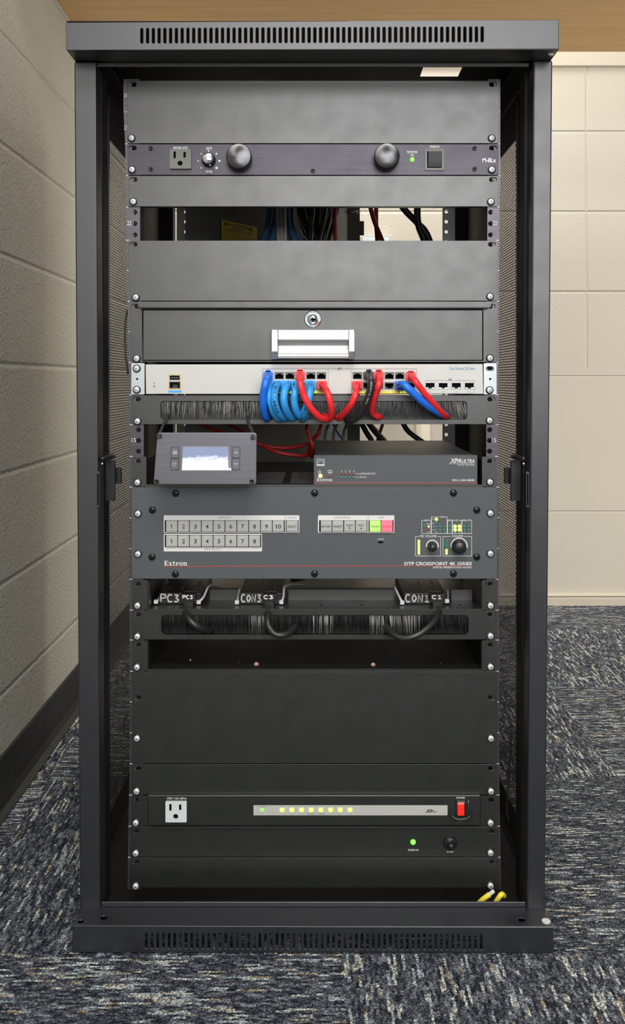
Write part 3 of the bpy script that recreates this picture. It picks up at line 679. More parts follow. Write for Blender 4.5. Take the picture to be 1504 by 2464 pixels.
# ------------------------------------------------------------------ brush panels
def brush(y0, y1, win, label, sy, kind):
    t = thing('brush_panel', label, 'brush panel', W(755,y1,ZP), 'cable entry brush panels')
    b = MB(); b.front([(xL(y0),y0+1.2),(xR(y0),y0+1.2),(xR(y1),y1-1.2),(xL(y1),y1-1.2)], ear_holes(y0)+[rr(*win,9,5)], ZP, 0.002, 'paint'); 
    b.box(xL(y0)+36, y0+1.2, xR(y0)-36, y0+4, ZP+0.002, 0.01, 'paint')
    b.out('faceplate', t, bevel=0.0007)
    b = MB(); b.frame(win[0]-12, win[1]-4, win[2]+12, win[3]+5, 4, ZP+0.0022, 0.008, 'dark'); b.box(win[0]-12,win[1]-4,win[2]+12,win[3]+5,ZP+0.016,0.002,'hair_d'); b.out('brush_holder', t)
    b = MB(); w0, wy0, w1, wy1 = win; n = 1500 if kind == 0 else 1100
    for i in range(n):
        x = random.uniform(w0+1, w1-1); r = random.random(); zf = ZP+0.003+random.random()*0.008
        if kind == 0:
            dense = x < 640 or x > 1080
            m = 'hair_l' if r < (0.28 if dense else 0.05) else ('hair_m' if r < (0.6 if dense else 0.22) else 'hair_d')
            tx = x+random.gauss(0, 3.0)+(12 if x > 1060 else 0)*random.random(); ln = wy1+random.uniform(-12, 3)
            if x > 920 and x < 1060 and r < 0.5: m = 'hair_d'
        else:
            cl = (598 < x < 640) or (752 < x < 802) or (888 < x < 922) or (936 < x < 1010)
            if cl and random.random() < 0.45: m = 'hair_m' if r < 0.8 else 'hair_l'; zf = ZP-0.0015; tx = x-(0.25*(x-1010)*0.3 if x > 936 else 0)+random.gauss(0,1.5); ln = wy1+random.uniform(2, 6)
            else: m = 'hair_d' if r < 0.93 else 'hair_m'; tx = x+random.gauss(0,1.2); ln = wy1+random.uniform(-3, 2)
        if m != 'hair_d' and kind == 1: pass
        w = random.uniform(0.35, 0.8)
        top = wy0-1 if zf > ZP else wy0+1
        b.poly3([W(x-w,top,max(zf,ZP-0.0015) if kind == 0 else ZP+0.003), W(x+w,top,max(zf,ZP) if kind == 0 else ZP+0.003), W((x+tx)/2+w*1.5,(wy0+ln)/2,zf+0.0005), W(tx,ln,zf-0.001), W((x+tx)/2-w*.5,(wy0+ln)/2,zf-0.0005)], m)
    b.out('bristles', t)['kind'] = 'stuff'
    screws(t, sy); return t
brush(950, 1022, (386,965,1124,1010), 'black brush panel below the silver network switch, coloured patch cables entering it', [(331,1014),(1178,1012)], 0)
brush(1468, 1540, (388,1480,1127,1527), 'black brush panel below the shelf with three small marked boxes', [(331,1531),(1180,1530)], 1)

# ------------------------------------------------------------------ vented shelf
t = thing('vented_shelf', 'black vented rack shelf carrying the amplifier and display pad', 'shelf', W(755,1172,ZP))
b = MB()
for xa, xb, hx in ((317,352,331),(1160,1195,1181)):
    b.front(rr(xa,1099,xb,1171,2), [slot(hx,1108,11,6)], ZP, 0.002, 'paint')
zs = W(0,1168,ZP).z; X0, X1 = W(350,0,ZP).x, W(1162,0,ZP).x
hs = []
for i in range(9):
    for xa, xb in ((-0.20,-0.16),(-0.15,-0.11),(-0.085,-0.045),(-0.035,-0.003)): hs.append([(xa,1.27+i*0.017),(xb,1.27+i*0.017),(xb,1.277+i*0.017),(xa,1.277+i*0.017)])
b.plate([(X0,ZP),(X1,ZP),(X1,1.60),(X0,1.60)], hs, lambda x, y: Vector((x,y,zs)), Vector((0,0,-0.0012)), 'paint')
b.wbox((X0,ZP-0.0005,zs-0.003),(X1,ZP+0.001,zs+0.0012),'paint')
for x in (X0, X1-0.0015): b.wbox((x,ZP+0.002,zs),(x+0.0015,1.5,zs+0.034),'paint_dull')
b.out('tray', t, bevel=0.0004); screws(t, [(331,1161),(1179,1160)])

# ------------------------------------------------------------------ display pad
t = thing('display_pad', 'brushed grey control pad with display showing a painted bright reflection, tied to the brush panel by two black ties', 'control pad', W(494,1166,1.19))
Zt = 1.19; b = MB(); b.front([(381,1041),(614,1041),(618,1045),(617,1162),(613,1166),(373,1166),(369,1162),(378,1044)], [], Zt, 0.004, 'pad'); b.box(384,1046,612,1160,Zt+0.004,0.018,'black'); b.out('housing', t, bevel=0.0008)
b = MB(); b.front([(441,1075.5),(548,1075.5),(549,1126),(556,1127),(556,1131),(438,1131)], [], Zt-0.0005, 0.0005, 'screen'); b.out('display', t)
b = MB(); b.front([(439,1073.5),(550,1073.5),(558,1133.5),(436,1133.5)], [[(441,1075.5),(548,1075.5),(549,1126),(556,1127),(556,1131),(438,1131)]], Zt-0.0006, 0.0006, 'greyprint'); b.out('bezel', t)
for x, y0, y1, ic in ((421,1075,1103,'m'),(420,1104,1131,'l'),(568,1075,1102,'u'),(567.5,1103,1131,'d')):
    b = MB(); b.box(x-10,y0,x+10,y1,Zt-0.0004,0.0004,'black',3); b.box(x-8.8,y0+1.2,x+8.8,y1-1.2,Zt-0.0011,0.0007,'pad',3); bt = b.out('button', t)
    b = MB(); yc = (y0+y1)/2
    if ic == 'm':
        for k in (-3,0,3): b.box(x-5,yc+k-0.6,x+5,yc+k+0.6,Zt-0.0013,0.0002,'white')
    else:
        P = {'u': [(x-5,yc+2),(x+5,yc+2),(x,yc-3)], 'd': [(x-5,yc-2),(x+5,yc-2),(x,yc+3)], 'l': [(x-5,yc-3),(x+4,yc-3),(x+1,yc+3),(x-4,yc+4)]}[ic]
        for p, q in zip(P, P[1:]+P[:1]): b.tube([(*p,Zt-0.0012),(*q,Zt-0.0012)], 0.00028, 'white', 5)
    b.out('icon', bt)
for p in ((377,1158.5),(606,1158.5)): mesh_instance('bolt', ME_HEX, t, W(*p, Zt-0.0002))
def tie(name, label, pts, head, m, Z, r=0.0015):
    t = thing(name, label, 'cable tie', W(head[0],head[1]+6,Z))
    b = MB(); b.tube(pts, r, m, 8, flat=0.45); b.out('strap', t)
    b = MB(); b.box(head[0]-5,head[1]-4,head[0]+5,head[1]+5,Z-0.003,0.0055,m,1.5); b.out('head', t, bevel=0.0003)
tie('cable_tie', 'black cable tie at the left top corner of the display pad', [(390,1060,1.200),(384,1048,1.187),(385,1040,1.200),(393,1022,1.225),(402,1004,1.237),(404,994,1.25)], (382,1050), 'tie_k', 1.188, 0.0024)
tie('cable_tie', 'black cable tie at the right top corner of the display pad', [(602,1062,1.20),(608,1052,1.187),(607,1040,1.20),(602,1028,1.225),(597,1015,1.237),(596,1000,1.25)], (609,1052), 'tie_k', 1.188, 0.0024)

# ------------------------------------------------------------------ amplifier
t = thing('amplifier', 'dark grey half-width power amplifier with red line along its front, on the vented shelf', 'amplifier', W(950,1166,1.245))
Za = 1.243
b = MB(); xa, xb = W(757,0,Za).x, W(1148,0,Za).x; za, zb_ = W(0,1097,Za).z, W(0,1166,Za).z
b.wbox((xa,Za+0.002,zb_),(xb,1.56,za),'device'); b.out('housing', t, bevel=0.001)
b = MB(); b.box(755,1095.5,1149,1167,Za-0.001,0.003,'device',1); b.out('faceplate', t, bevel=0.0005)
Zx = Za-0.0013; b = MB()
b.text('XPA',1083,1103,1110,1114,Zx,'white',bold=.03,shear=.25); b.text('ULTRA',1111,1105,1142,1114,Zx,'white',bold=.02,shear=.25); b.box(1080,1115.5,1142,1116.3,Zx,0.0001,'white')
b.text('POWER AMPLIFIERS',1101,1117.5,1142,1120.5,Zx,'white'); b.text('XPA U 1004 SERIES',1087,1153,1142,1158,Zx,'white',bold=.02)
b.text('OVER',788,1131,800,1134.5,Zx,'white',bold=.02); b.text('TEMP',788,1136,800,1139.5,Zx,'white',bold=.02)
b.text('LIMITER/PROTECT',866,1137.5,905,1142,Zx,'white'); b.text('SIGNAL',866,1146,882,1150,Zx,'white')
b.box(855,1139.7,865,1140.5,Zx,.0001,'white'); b.box(855,1148,865,1148.8,Zx,.0001,'white')
for i, x in enumerate((822,831.5,841,851)): b.text(str(i+1),x-(1.5 if i else .5),1131.5,x+(1.5 if i else .5),1136.5,Zx,'white')
b.frame(762,1104,781,1121,1.2,Zx,.0001,'white'); b.box(763,1117,780,1120,Zx,.0001,'white')
for k in (0, 3.5): b.tube([(765,1112+k,Zx),(769,1108+k*.6,Zx),(775,1108+k*.6,Zx),(778,1112+k,Zx)],0.0003,'white',4)
b.front(ell(769,1135.5,2.6,2.6,12),[ell(769,1135.5,1.7,1.7,12)],Zx,.0001,'white')
for a in range(8):
    c_, s_ = math.cos(a*math.pi/4), math.sin(a*math.pi/4); b.tube([(769+3.4*c_,1135.5+3.4*s_,Zx),(769+5.4*c_,1135.5+5.4*s_,Zx)],0.0003,'white',4,smooth=False)
def extron(b, x0, x1, ytop, yb, Z):
    """bold slab-serif wordmark drawn from bars and rings"""
    h = yb-ytop; k = (x1-x0)/5.02; X = lambda x: x0+x*k; Y = lambda y: yb-y*h
    cn = [0]
    def q(*p): cn[0] += 1; b.poly3([W(X(u), Y(v), Z-.0001-.00001*cn[0]) for u, v in p], 'white')
    def bar(a, c, d, e): q((a,c),(d,c),(d,e),(a,e))
    bar(.12,0,.40,1); bar(0,0,.88,.12); bar(0,.88,.88,1); bar(.3,.44,.66,.56); bar(.78,0,.88,.3); bar(.78,.72,.88,1); bar(.58,.34,.66,.66)
    q((1.02,.68),(1.28,.68),(1.72,0),(1.46,0)); q((1.52,.68),(1.62,.68),(1.24,0),(1.12,0)); bar(.96,.6,1.34,.7); bar(1.44,.6,1.74,.7); bar(1.0,0,1.32,.1); bar(1.40,0,1.78,.1)
    bar(1.96,.05,2.18,.9); bar(1.84,.58,2.40,.69); bar(2.0,0,2.38,.12)
    bar(2.58,0,2.80,.69); bar(2.48,0,2.96,.1); bar(2.48,.6,2.80,.7); q((2.80,.45),(2.92,.62),(3.14,.72),(3.18,.5),(3.0,.48),(2.9,.4),(2.8,.3))
    b.front([(X(3.62+.40*math.cos(t*.3142)), Y(.35+.38*math.sin(t*.3142))) for t in range(20)], [[(X(3.62+.17*math.cos(t*.3142)), Y(.35+.27*math.sin(t*.3142))) for t in range(20)]], Z-.0001, .0001, 'white')
    bar(4.20,0,4.42,.69); bar(4.10,0,4.52,.1); bar(4.10,.6,4.42,.7); bar(4.66,0,4.88,.5); bar(4.58,0,5.0,.1); q((4.42,.45),(4.55,.58),(4.66,.48),(4.88,.48),(4.86,.62),(4.72,.72),(4.56,.71),(4.42,.62))
extron(b, 763, 800, 1150.5, 1158, Zx); b.box(757,1161,1147,1162.6,Zx,.0001,'redprint')
b.out('lettering', t)
b = MB(); b.disc(771,1145,Zx,5,0.001,'led_a',14); b.out('power_light', t)
for i, x in enumerate((822,831.5,841,851)):
    b = MB(); b.disc(x,1140,Zx,2.6,0.0008,'led_roff',10); b.out('indicator', t); b = MB(); b.disc(x,1148.5,Zx,2.6,0.0008,'led_goff',10); b.out('indicator', t)
b = MB(); b.disc(794,1145,Zx,2.4,0.0008,'led_roff',10); b.out('indicator', t)

# ------------------------------------------------------------------ matrix switcher
t = thing('matrix_switcher', 'wide grey three-unit switcher with rows of numbered white buttons and two volume knobs', 'switcher', W(755,1394,ZP))
Zm = ZP-0.002
b = MB(); hs = [ell(x,y,9,8,16) for x, y in ((332,1236),(332,1333),(1180,1235),(1180,1332))]
b.front([(316,1173),(1197,1173),(1197,1393),(316,1393)], hs, Zm, 0.004, 'device'); b.out('faceplate', t, bevel=0.0007)
b = MB(); b.box(350,1176,1162,1390,ZP+0.005,0.20,'paint_dull'); b.out('chassis', t)
Zg = Zm-0.0006; wht = M['white']
b = MB()
b.front(rr(394,1240,720.5,1282,2), [rr(396.5,1252,685,1280.5), rr(687.5,1252,718.5,1280.5)], Zg, .0005, 'white')
b.front(rr(394,1284.5,630.5,1327,2), [rr(396.5,1287,628.5,1317)], Zg, .0005, 'white')
b.front(rr(765,1240,949,1282,2), [rr(768,1252,884,1280.5), rr(887,1252,947,1280.5)], Zg, .0005, 'white')
b.box(685,1241,686,1281.5,Zg-0.0002,.0002,'greyprint'); b.box(885.2,1241,886,1281.5,Zg-0.0002,.0002,'greyprint')
b.box(396,1252,719,1281,Zm-.0002,.0002,'dark'); b.box(396,1286.5,629,1317.5,Zm-.0002,.0002,'dark'); b.box(767.5,1251.5,947.5,1281,Zm-.0002,.0002,'dark')
b.out('button_frames', t)
Zk = Zg-0.0002; b = MB()
b.text('INPUTS',525,1243,555,1248,Zk,'greyprint'); b.text('LOGO',691,1243,713,1248,Zk,'greyprint'); b.text('OUTPUTS',492,1319.3,531,1324.3,Zk,'greyprint')
b.text('CONTROL',804,1243,844,1248,Zk,'greyprint'); b.text('I/O',911,1243,924,1248,Zk,'greyprint')
b.text('CONFIG',909,1295.5,924,1299,Zm-.0003,'white')
b.text('DTP CROSSPOINT 4K SERIES',973,1352,1135.5,1360.5,Zm-.0003,'white',bold=.032); b.text('DIGITAL PRESENTATION MATRIX',1042,1363,1135.5,1367.5,Zm-.0003,'white',bold=.02)
extron(b, 395, 451, 1349.5, 1361, Zm-.0004); b.front([(395,1362),(1118,1361),(1118,1362.6),(395,1363.8)],[],Zm-.0002,.0001,'redprint')
# boxes around volume and status lights
def outl(x0,y0,x1,y1,gap=None):
    w = 1.0
    b.box(x0,y1-w,x1,y1,Zm-.0003,.0002,'white'); b.box(x0,y0,x0+w,y1-w,Zm-.0003,.0002,'white'); b.box(x1-w,y0,x1,y1-w,Zm-.0003,.0002,'white')
    g0, g1 = gap or ((x0+x1)/2,)*2
    b.box(x0+w,y0,g0,y0+w,Zm-.0003,.0002,'white'); b.box(g1,y0,x1-w,y0+w,Zm-.0003,.0002,'white')
outl(999.5,1290.5,1061,1338.5,(1008,1052)); outl(1065.5,1290.5,1135.5,1338.5,(1085,1116))
b.text('MIC VOLUME',1010,1287.5,1050,1293,Zm-.0003,'white',bold=.015); b.text('VOLUME',1087,1287.5,1114,1293,Zm-.0003,'white',bold=.015)
outl(1014.5,1251.5,1037.5,1284.5,(1019,1034)); outl(1037.5,1243.5,1076.5,1284.5,(1057,1070)); outl(1076.5,1251.5,1088.5,1284.5,(1077.5,1087.5)); outl(1088.5,1251.5,1111,1284.5,(1095,1104)); outl(1111,1251.5,1135.5,1284.5,(1112.5,1134))
for s_, x0_, x1_, y_ in (('eBUS',1020,1033,1252),('COM',1058,1069,1244),('BUS',1078,1088,1252),('I/O',1096,1103,1252),('RELAYS',1113,1133,1252)): b.text(s_,x0_,y_-2.2,x1_,y_+2.2,Zm-.0003,'white',bold=.01)
for s_, x0_, x1_, y_ in (('LIMIT',1026,1036,1261),('OVER',1026,1035,1280),('RTS',1039,1045,1250),('CTS',1039,1045,1259),('Tx',1042,1046,1267),('Rx',1042,1046,1275)): b.text(s_,x0_,y_-1.6,x1_,y_+1.6,Zm-.0003,'white')
for i, x in enumerate((1049.5,1059,1070,1082,1095,1105,1118,1128)): b.text(str(i%4+1),x-1,1279,x+1,1282,Zm-.0003,'white')
b.out('lettering', t)
def button(x0, y0, x1, y1, st, m='button', small=False, ink='ink'):
    b = MB(); b.box(x0+0.8,y0+0.8,x1-0.8,y1-0.8,Zm-0.003,0.003,m,1.5); b.box(x0+4.5,y0+4.5,x1-4.5,y1-4,Zm-0.0036,0.0006,m,1); o = b.out('button', t, bevel=0.0004)
    b = MB(); cx, cy = (x0+x1)/2, (y0+y1)/2+0.5; z = Zm-0.0039
    if small:
        ls = st.split('|'); w = min(10.5, 2.1*len(ls[0]))
        b.text(ls[0],cx-w,cy-(5 if len(ls)>1 else 2.3),cx+w,cy-(0.8 if len(ls)>1 else -2.3),z,ink,bold=.01)
        if len(ls) > 1:
            up = ls[1] == 'u'; yy = cy+4
            b.front([(cx-2.5,yy+(2 if up else -2)),(cx+2.5,yy+(2 if up else -2)),(cx,yy+(-2.5 if up else 2.5))],[],z,.0001,ink)
    else:
        w = 3.6*len(st)
        if st == '1': b.front([(cx-.9,cy-2.6),(cx-3,cy-1.6),(cx-3,cy-3.2),(cx-.3,cy-5),(cx+1.1,cy-5),(cx+1.1,cy+5),(cx-.9,cy+5)],[],z,.0001,ink)
        elif st == '10':
            b.front([(cx-5.3,cy-2.6),(cx-7.2,cy-1.6),(cx-7.2,cy-3.2),(cx-4.7,cy-5),(cx-3.3,cy-5),(cx-3.3,cy+5),(cx-5.3,cy+5)],[],z,.0001,ink); b.text('0',cx-1,cy-5,cx+6.8,cy+5,z,ink,bold=.012)
        else: b.text(st,cx-w,cy-5,cx+w,cy+5,z,ink,bold=.015)
    b.out('button_print', o)
for i in range(10): button(398.8+i*28.5,1252.5,398.8+(i+1)*28.5,1280.5,str(i+1))
for i in range(8): button(398.8+i*28.5,1287.5,398.8+(i+1)*28.5,1316.5,str(i+1))
button(688.5,1252.5,717.5,1280.5,'SELECT',small=True)
for x, s_ in ((771,'ENTER'),(799,'PRESET'),(827.3,'VIEW|d'),(855.3,'ESC|u')): button(x,1252.5,x+28,1280.5,s_,small=True)
button(889,1252.5,917,1280.5,'VIDEO','grnbtn',True); button(917,1252.5,945.5,1280.5,'AUDIO','redbtn',True,'redprint')
b = MB(); b.frame(908.5,1301,923.5,1308.5,1,Zm-.0006,.0006,'chrome',2); b.box(909.5,1302,922.5,1307.5,Zm-.0002,.0002,'dark'); b.out('usb_port', t)
for cx, r, rc in ((1040.5,15.5,9.5),(1105,20.5,15.5)):
    b = MB(); pts = [(cx+r*math.cos(math.radians(a)),1314+r*math.sin(math.radians(a))) for a in range(-190,15,12)]; pin = [(cx+(r-2.6)*math.cos(math.radians(a)),1314+(r-2.6)*math.sin(math.radians(a))) for a in range(-190,15,12)][::-1]
    b.front(pts+pin, [], Zm-.0003, .0002, 'white'); b.out('volume_scale', t)
    b = MB(); R = rc/1.834e3; n = 14
    b.lathe(cx-1.5,1314,Zm,[(R*1.1,0),(R*1.08,0.002),(R,0.003),(R*.95,0.014),(R*.8,0.015),(0,0.015)],'black',n if rc < 15 else 28); b.out('volume_knob', t)
def led(x, y, r, m, w=None):
    b = MB(); b.disc(x,y,Zm-.0002,r,0.0008,m,10) if w is None else b.box(x-w,y-r,x+w,y+r,Zm-.0008,.0008,m,1); b.out('indicator', t)
for i in range(8): led(1008,1301+i*4.5,1.8,'led_y',3); led(1074.5,1301+i*4.5,1.8,'led_goff' if i < 5 else 'led_y',3)
for x, y, m, r in ((1050,1249.5,'led_y',4),(1050,1258,'led_goff',2.8),(1031.5,1267,'led_a',2.4),(1031.5,1275,'led_roff',3),(1021,1266,'led_goff',2.5)): led(x,y,r,m)
for x in (1049.5,1059,1070,1082,1118,1128):
    for y in (1267,1275): led(x,y,2.8,'led_goff')
for x in (1095,1105.5):
    for y in (1266.5,1274.8): led(x,y,4.4,'led_y')
for p in ((423,1187),(757,1186),(1091,1186),(367,1227),(1147,1227),(366,1340),(1147,1340),(422,1381),(757,1380),(1091,1380)): mesh_instance('faceplate_screw', ME_PAN, t, W(*p, Zm))
screws(t, [(332,1236),(332,1333),(1180,1235),(1180,1332)], Zm)

# ------------------------------------------------------------------ tray with three small boxes
t = thing('rack_tray', 'shallow black rack tray holding three small boxes with handwritten marks', 'shelf', W(755,1468,ZP))
b = MB()
for xa, xb, hx in ((318,355,333),(1160,1196,1178)): b.front(rr(xa,1395.5,xb,1467,2), [slot(hx,1404,9,5)], ZP, 0.002, 'paint')
zs = W(0,1466,ZP).z; X0, X1 = W(356,0,ZP).x, W(1162,0,ZP).x
b.wbox((X0,ZP,zs-0.0012),(X1,1.5,zs),'paint'); b.wbox((X0,ZP-0.0006,zs-0.0035),(X1,ZP,zs+0.0005),'paint')
ztop = W(0,1419,1.29).z
for xa, xb in ((505,572),(694,948),(1086,1136)): b.wbox((W(xa,0,1.29).x,1.29,zs),(W(xb,0,1.29).x,1.2915,ztop),'paint')
for xa, xb in ((505,572),(694,948)): b.wbox((W(xa,0,1.29).x,1.289,ztop-0.0008),(W(xb,0,1.29).x,1.300,ztop+0.0004),'paint')
for x in (X0, X1-0.0015): b.wbox((x,ZP+0.002,zs),(x+0.0015,1.40,zs+0.036),'paint')
for x in (770,870,1110): b.wbox((W(x,0,ZP).x,1.262,zs),(W(x+7,0,ZP).x,1.264,zs+0.0003),'dark')
b.out('tray', t, bevel=0.0004); screws(t, [(331,1457),(1180,1457)])
def small_box(x0, x1, mark, plug, pm, label):
    Zb = 1.268; t = thing('signal_converter', label, 'converter', W((x0+x1)/2,1453,Zb), 'small black boxes on the tray')
    zb = zs+0.0002; zt_ = W(0,1427,Zb).z; a, c = W(x0,0,Zb).x, W(x1,0,Zb).x
    b = MB(); b.wbox((a,Zb,zb),(c,Zb+0.135,zt_),'black'); b.out('housing', t, bevel=0.0008)
    b = MB()
    def tp(u, v): return Vector((a+(c-a)*u, Zb+0.135*v, zt_+0.0003))
    def tf(x, y): return tp(x, 1-y)
    b.text('II',0.16,0.86,0.24,0.70,0,'greyprint',fn=lambda x, y: tp(x, 0.15+(0.9-y)*0.4))
    for u0 in (0.47, 0.80): b.plate([(u0,0.15),(u0+0.03,0.15),(u0+0.03,0.6),(u0,0.6)],[],tp,Vector((0,0,0.0001)),'greyprint')
    b.plate([(0.60,0.05),(0.86,0.05),(0.86,0.07),(0.60,0.07)],[],tp,Vector((0,0,0.0001)),'greyprint')
    strokes(b, mark, x0+5, 1431, plug-16 if mark != 'PC3' else plug-18, 1448, Zb-0.0006, 0.00125); b.out('handwriting', t)
    b = MB(); b.box(plug-17,1431,plug+17,1449,Zb-0.014,0.0138,'black',2); b.box(plug-12,1449,plug+12,1460,Zb-0.012,0.009,'black',3)
    hd = b.out('plug', None, bevel=0.0007); tag(hd, 'black video plug marked %s pushed into the box marked %s' % (pm, mark), 'plug', 'video plugs in the small boxes')
    b = MB(); zt2 = hd.location
    def pf(x, y): return Vector((W(x,0,Zb-0.014).x, Zb-0.0135+ (y)*0.011, W(0,1431,Zb-0.014).z+0.0004))
    def pg(x, y): return W(x, y, Zb-0.0146)
    strokes(b, pm, plug-13, 1433, plug+13, 1441, 0, 0.0008, fn=pg)
    b.out('handwriting', hd)
GLY = {'P': [[(0,1),(0,0),(.8,.05),(.85,.4),(0,.5)]], 'C': [[(.85,.1),(.3,0),(0,.5),(.3,1),(.9,.95)]], '3': [[(.05,.05),(.8,.1),(.35,.45),(.85,.7),(.5,1),(0,.95)]],
       'O': [[(.45,0),(.05,.45),(.4,1),(.85,.5),(.45,0)]], 'N': [[(0,1),(.05,0),(.75,1),(.85,0)]], '1': [[(.1,.2),(.5,0),(.5,1)],[(.1,1),(.9,1)]], '-': [[(.2,.5),(.8,.5)]], ' ': []}
def strokes(b, st, x0, y0, x1, y1, Z, r, fn=None):
    n = len(st); w = (x1-x0)/n; f = fn or (lambda x, y: W(x, y, Z))
    for i, ch in enumerate(st):
        for s_ in GLY[ch]:
            pts = [f(x0+w*(i+0.78*p[0]), y0+(y1-y0)*p[1]) for p in s_]
            b.tube(pts, r, 'white', 6, smooth=ch in 'CO3P', world=True, k=4)
small_box(382.5,484,'PC3',453,'PC3','small black box marked PC 3, leftmost on the tray')
small_box(576,678.5,'CON3',648,'C3','small black box marked CON 3 in the middle of the tray')
small_box(971,1073,'CON1',1053,'C1','small black box marked CON 1 at the right of the tray')
for label, pts, head in (
    ('white cable tie at the outer left of the leftmost box', [(375,1452,1.262),(383,1440,1.272),(392,1418,1.30)], (375,1448)),
    ('white cable tie slanting at the right of the leftmost box', [(478,1450,1.262),(490,1436,1.268),(500,1414,1.285),(505,1409,1.31)], (478,1449)),
    ('white cable tie at the left side of the middle box', [(570,1452,1.262),(572,1440,1.272),(577,1415,1.30)], (570,1449)),
    ('white cable tie at the right side of the middle box', [(677,1450,1.262),(682,1436,1.268),(684,1414,1.285),(690,1409,1.31)], (677,1449)),
    ('white cable tie slanting at the left of the rightmost box', [(968,1450,1.262),(960,1434,1.268),(950,1413,1.285),(945,1408,1.31)], (968,1450)),
    ('white cable tie tucked at the right of the rightmost box', [(1075,1448,1.262),(1078,1440,1.272),(1078,1420,1.30)], (1076,1446))):
    tie('cable_tie', label, pts, head, 'tie_w', 1.264, 0.0016)

# ------------------------------------------------------------------ deep recessed shelf
t = thing('recessed_shelf', 'empty black recessed rack shelf with a few crumbs, below the lower brush panel', 'shelf', W(755,1615,ZP))
b = MB()
for xa, xb, hx in ((318,355,331),(1160,1197,1179)): b.front(rr(xa,1541.5,xb,1614,2), [slot(hx,1551,9,5)], ZP, 0.002, 'paint')
zs2 = W(0,1611,ZP).z; X0, X1 = W(355,0,ZP).x, W(1161,0,ZP).x
def hl(px, py, r=0.003): Z = (H-zs2)*F/(py-CY); c = W(px,py,Z); return [(c.x+r*math.cos(k*math.pi/5), c.y+r*math.sin(k*math.pi/5)) for k in range(10)]
b.plate([(X0,ZP),(X1,ZP),(X1,1.53),(X0,1.53)], [hl(418,1600),hl(1100,1599)], lambda x, y: Vector((x,y,zs2)), Vector((0,0,-0.0012)), 'paint_dull')
b.wbox((X0,ZP-0.0006,zs2-0.002),(X1,ZP,zs2+0.0006),'paint'); b.wbox((X0,1.53,zs2),(X1,1.5315,zs2+0.038),'paint_dull')
for x in (X0, X1-0.0015): b.wbox((x,ZP+0.002,zs2),(x+0.0015,1.53,zs2+0.036),'paint_dull')
b.out('tray', t, bevel=0.0003); screws(t, [(330,1605),(1180,1604)])
b = MB()
for px, py, r, m in ((617,1601,0.0035,'pink'),(898,1602,0.0033,'pink'),(458,1590,0.0012,'white'),(575,1596,0.0008,'hair_m'),(1060,1598,0.0008,'hair_m')):
    Z = (H-zs2)*F/(py-CY); c = W(px,py,Z); b.lathe(Vector((c.x,c.y,c.z+0.0012)),0,0,[(0,r*.5),(r*.7,r*.35),(r,0),(r*.7,-r*.35),(0,-r*.5)],m,8)
o = b.out('debris'); tag(o, 'crumbs and small chips lying on the empty recessed shelf', 'debris'); o['kind'] = 'stuff'

# ------------------------------------------------------------------ power sequencer
t = thing('power_sequencer', 'black power unit with white outlet, silver strip of green lights and lit red switch', 'power unit', W(755,1988,ZP))
Zc = ZP-0.006; b = MB(); b.front([(356,1914),(1156,1914),(1156,1986),(356,1986)], [], Zc, 0.006, 'paint'); b.out('faceplate', t, bevel=0.0008)
b = MB(); b.box(360,1917,1152,1984,ZP+0.0025,0.2,'paint_dull'); b.out('chassis', t)
for xa, xb, hx in ((316,356,327),(1156,1199,1182)):
    b = MB(); b.front(rr(xa,1915,xb,1987,1), [slot(hx,1925,8,5)], ZP, 0.002, 'paint'); b.out('mounting_ear', t, bevel=0.0004)
outlet(t, 398, 1929, 449, 1979, Zc, 'outlet_w', 0.003)
b = MB(); b.box(610,1938,1077,1962,Zc-0.0006,0.0006,'silver',1); st_ = b.out('light_strip', t)
b = MB()
b.text('120V 12A 60Hz',402,1918.5,449,1923.5,Zc-.0003,'white',bold=.015); b.text('ALERT',622,1940,642,1943.5,Zc-.0009,'greyprint'); b.text('OUTLET STATUS',737,1957,782,1960.5,Zc-.0009,'greyprint')
for i in range(8): b.text(str(i+1),677+i*23.3,1940,680+i*23.3,1943,Zc-.0009,'greyprint')
b.tube([(1025,1956,Zc-.0008),(1032,1947,Zc-.0008),(1030,1955,Zc-.0008),(1038,1947,Zc-.0008),(1036,1955,Zc-.0008),(1042,1949,Zc-.0008),(1043,1954,Zc-.0008),(1051,1952,Zc-.0008)],0.0004,'ink',5)
b.text('POWER',1098,1917.5,1119,1922,Zc-.0003,'white',bold=.02); b.text('OFF',1104,1973,1113,1976,Zc-.0003,'white'); b.text(')',1126,1925,1128,1933,Zc-.0003,'white')
b.out('lettering', t)
for x in (631,)+tuple(679+i*23.3 for i in range(8)):
    b = MB(); R = 0.0024 if x == 631 else 0.0032; b.lathe(x,1949,Zc-.0006,[(R,0),(R*.95,.001),(R*.6,.0024),(0,.0028)],'led_y' if x != 631 else 'led_g',14); b.out('indicator', t)
b = MB(); b.frame(1097,1925,1122,1966,4,Zc-0.002,0.002,'black',1); b.box(1100,1927,1119,1931,Zc-.003,.001,'outlet_g'); b.text('RESET',1101,1932,1118,1936,Zc-.0032,'white'); b.out('switch_frame', t)
b = MB(); b.box(1101.5,1931,1117.5,1963,Zc-0.003,0.0028,'redlit',1.5); b.out('rocker_switch', t, bevel=0.0005)
b = MB(); b.tube([(1086,1957,Zc),(1086.5,1961,Zc-.012),(1093,1969,Zc-.016),(1109,1972,Zc-.017),(1126,1969,Zc-.016),(1133,1961,Zc-.012),(1134,1957,Zc)],0.0018,'black',10); b.out('switch_guard', t)
screws(t, [(327,1979),(1180,1979)])

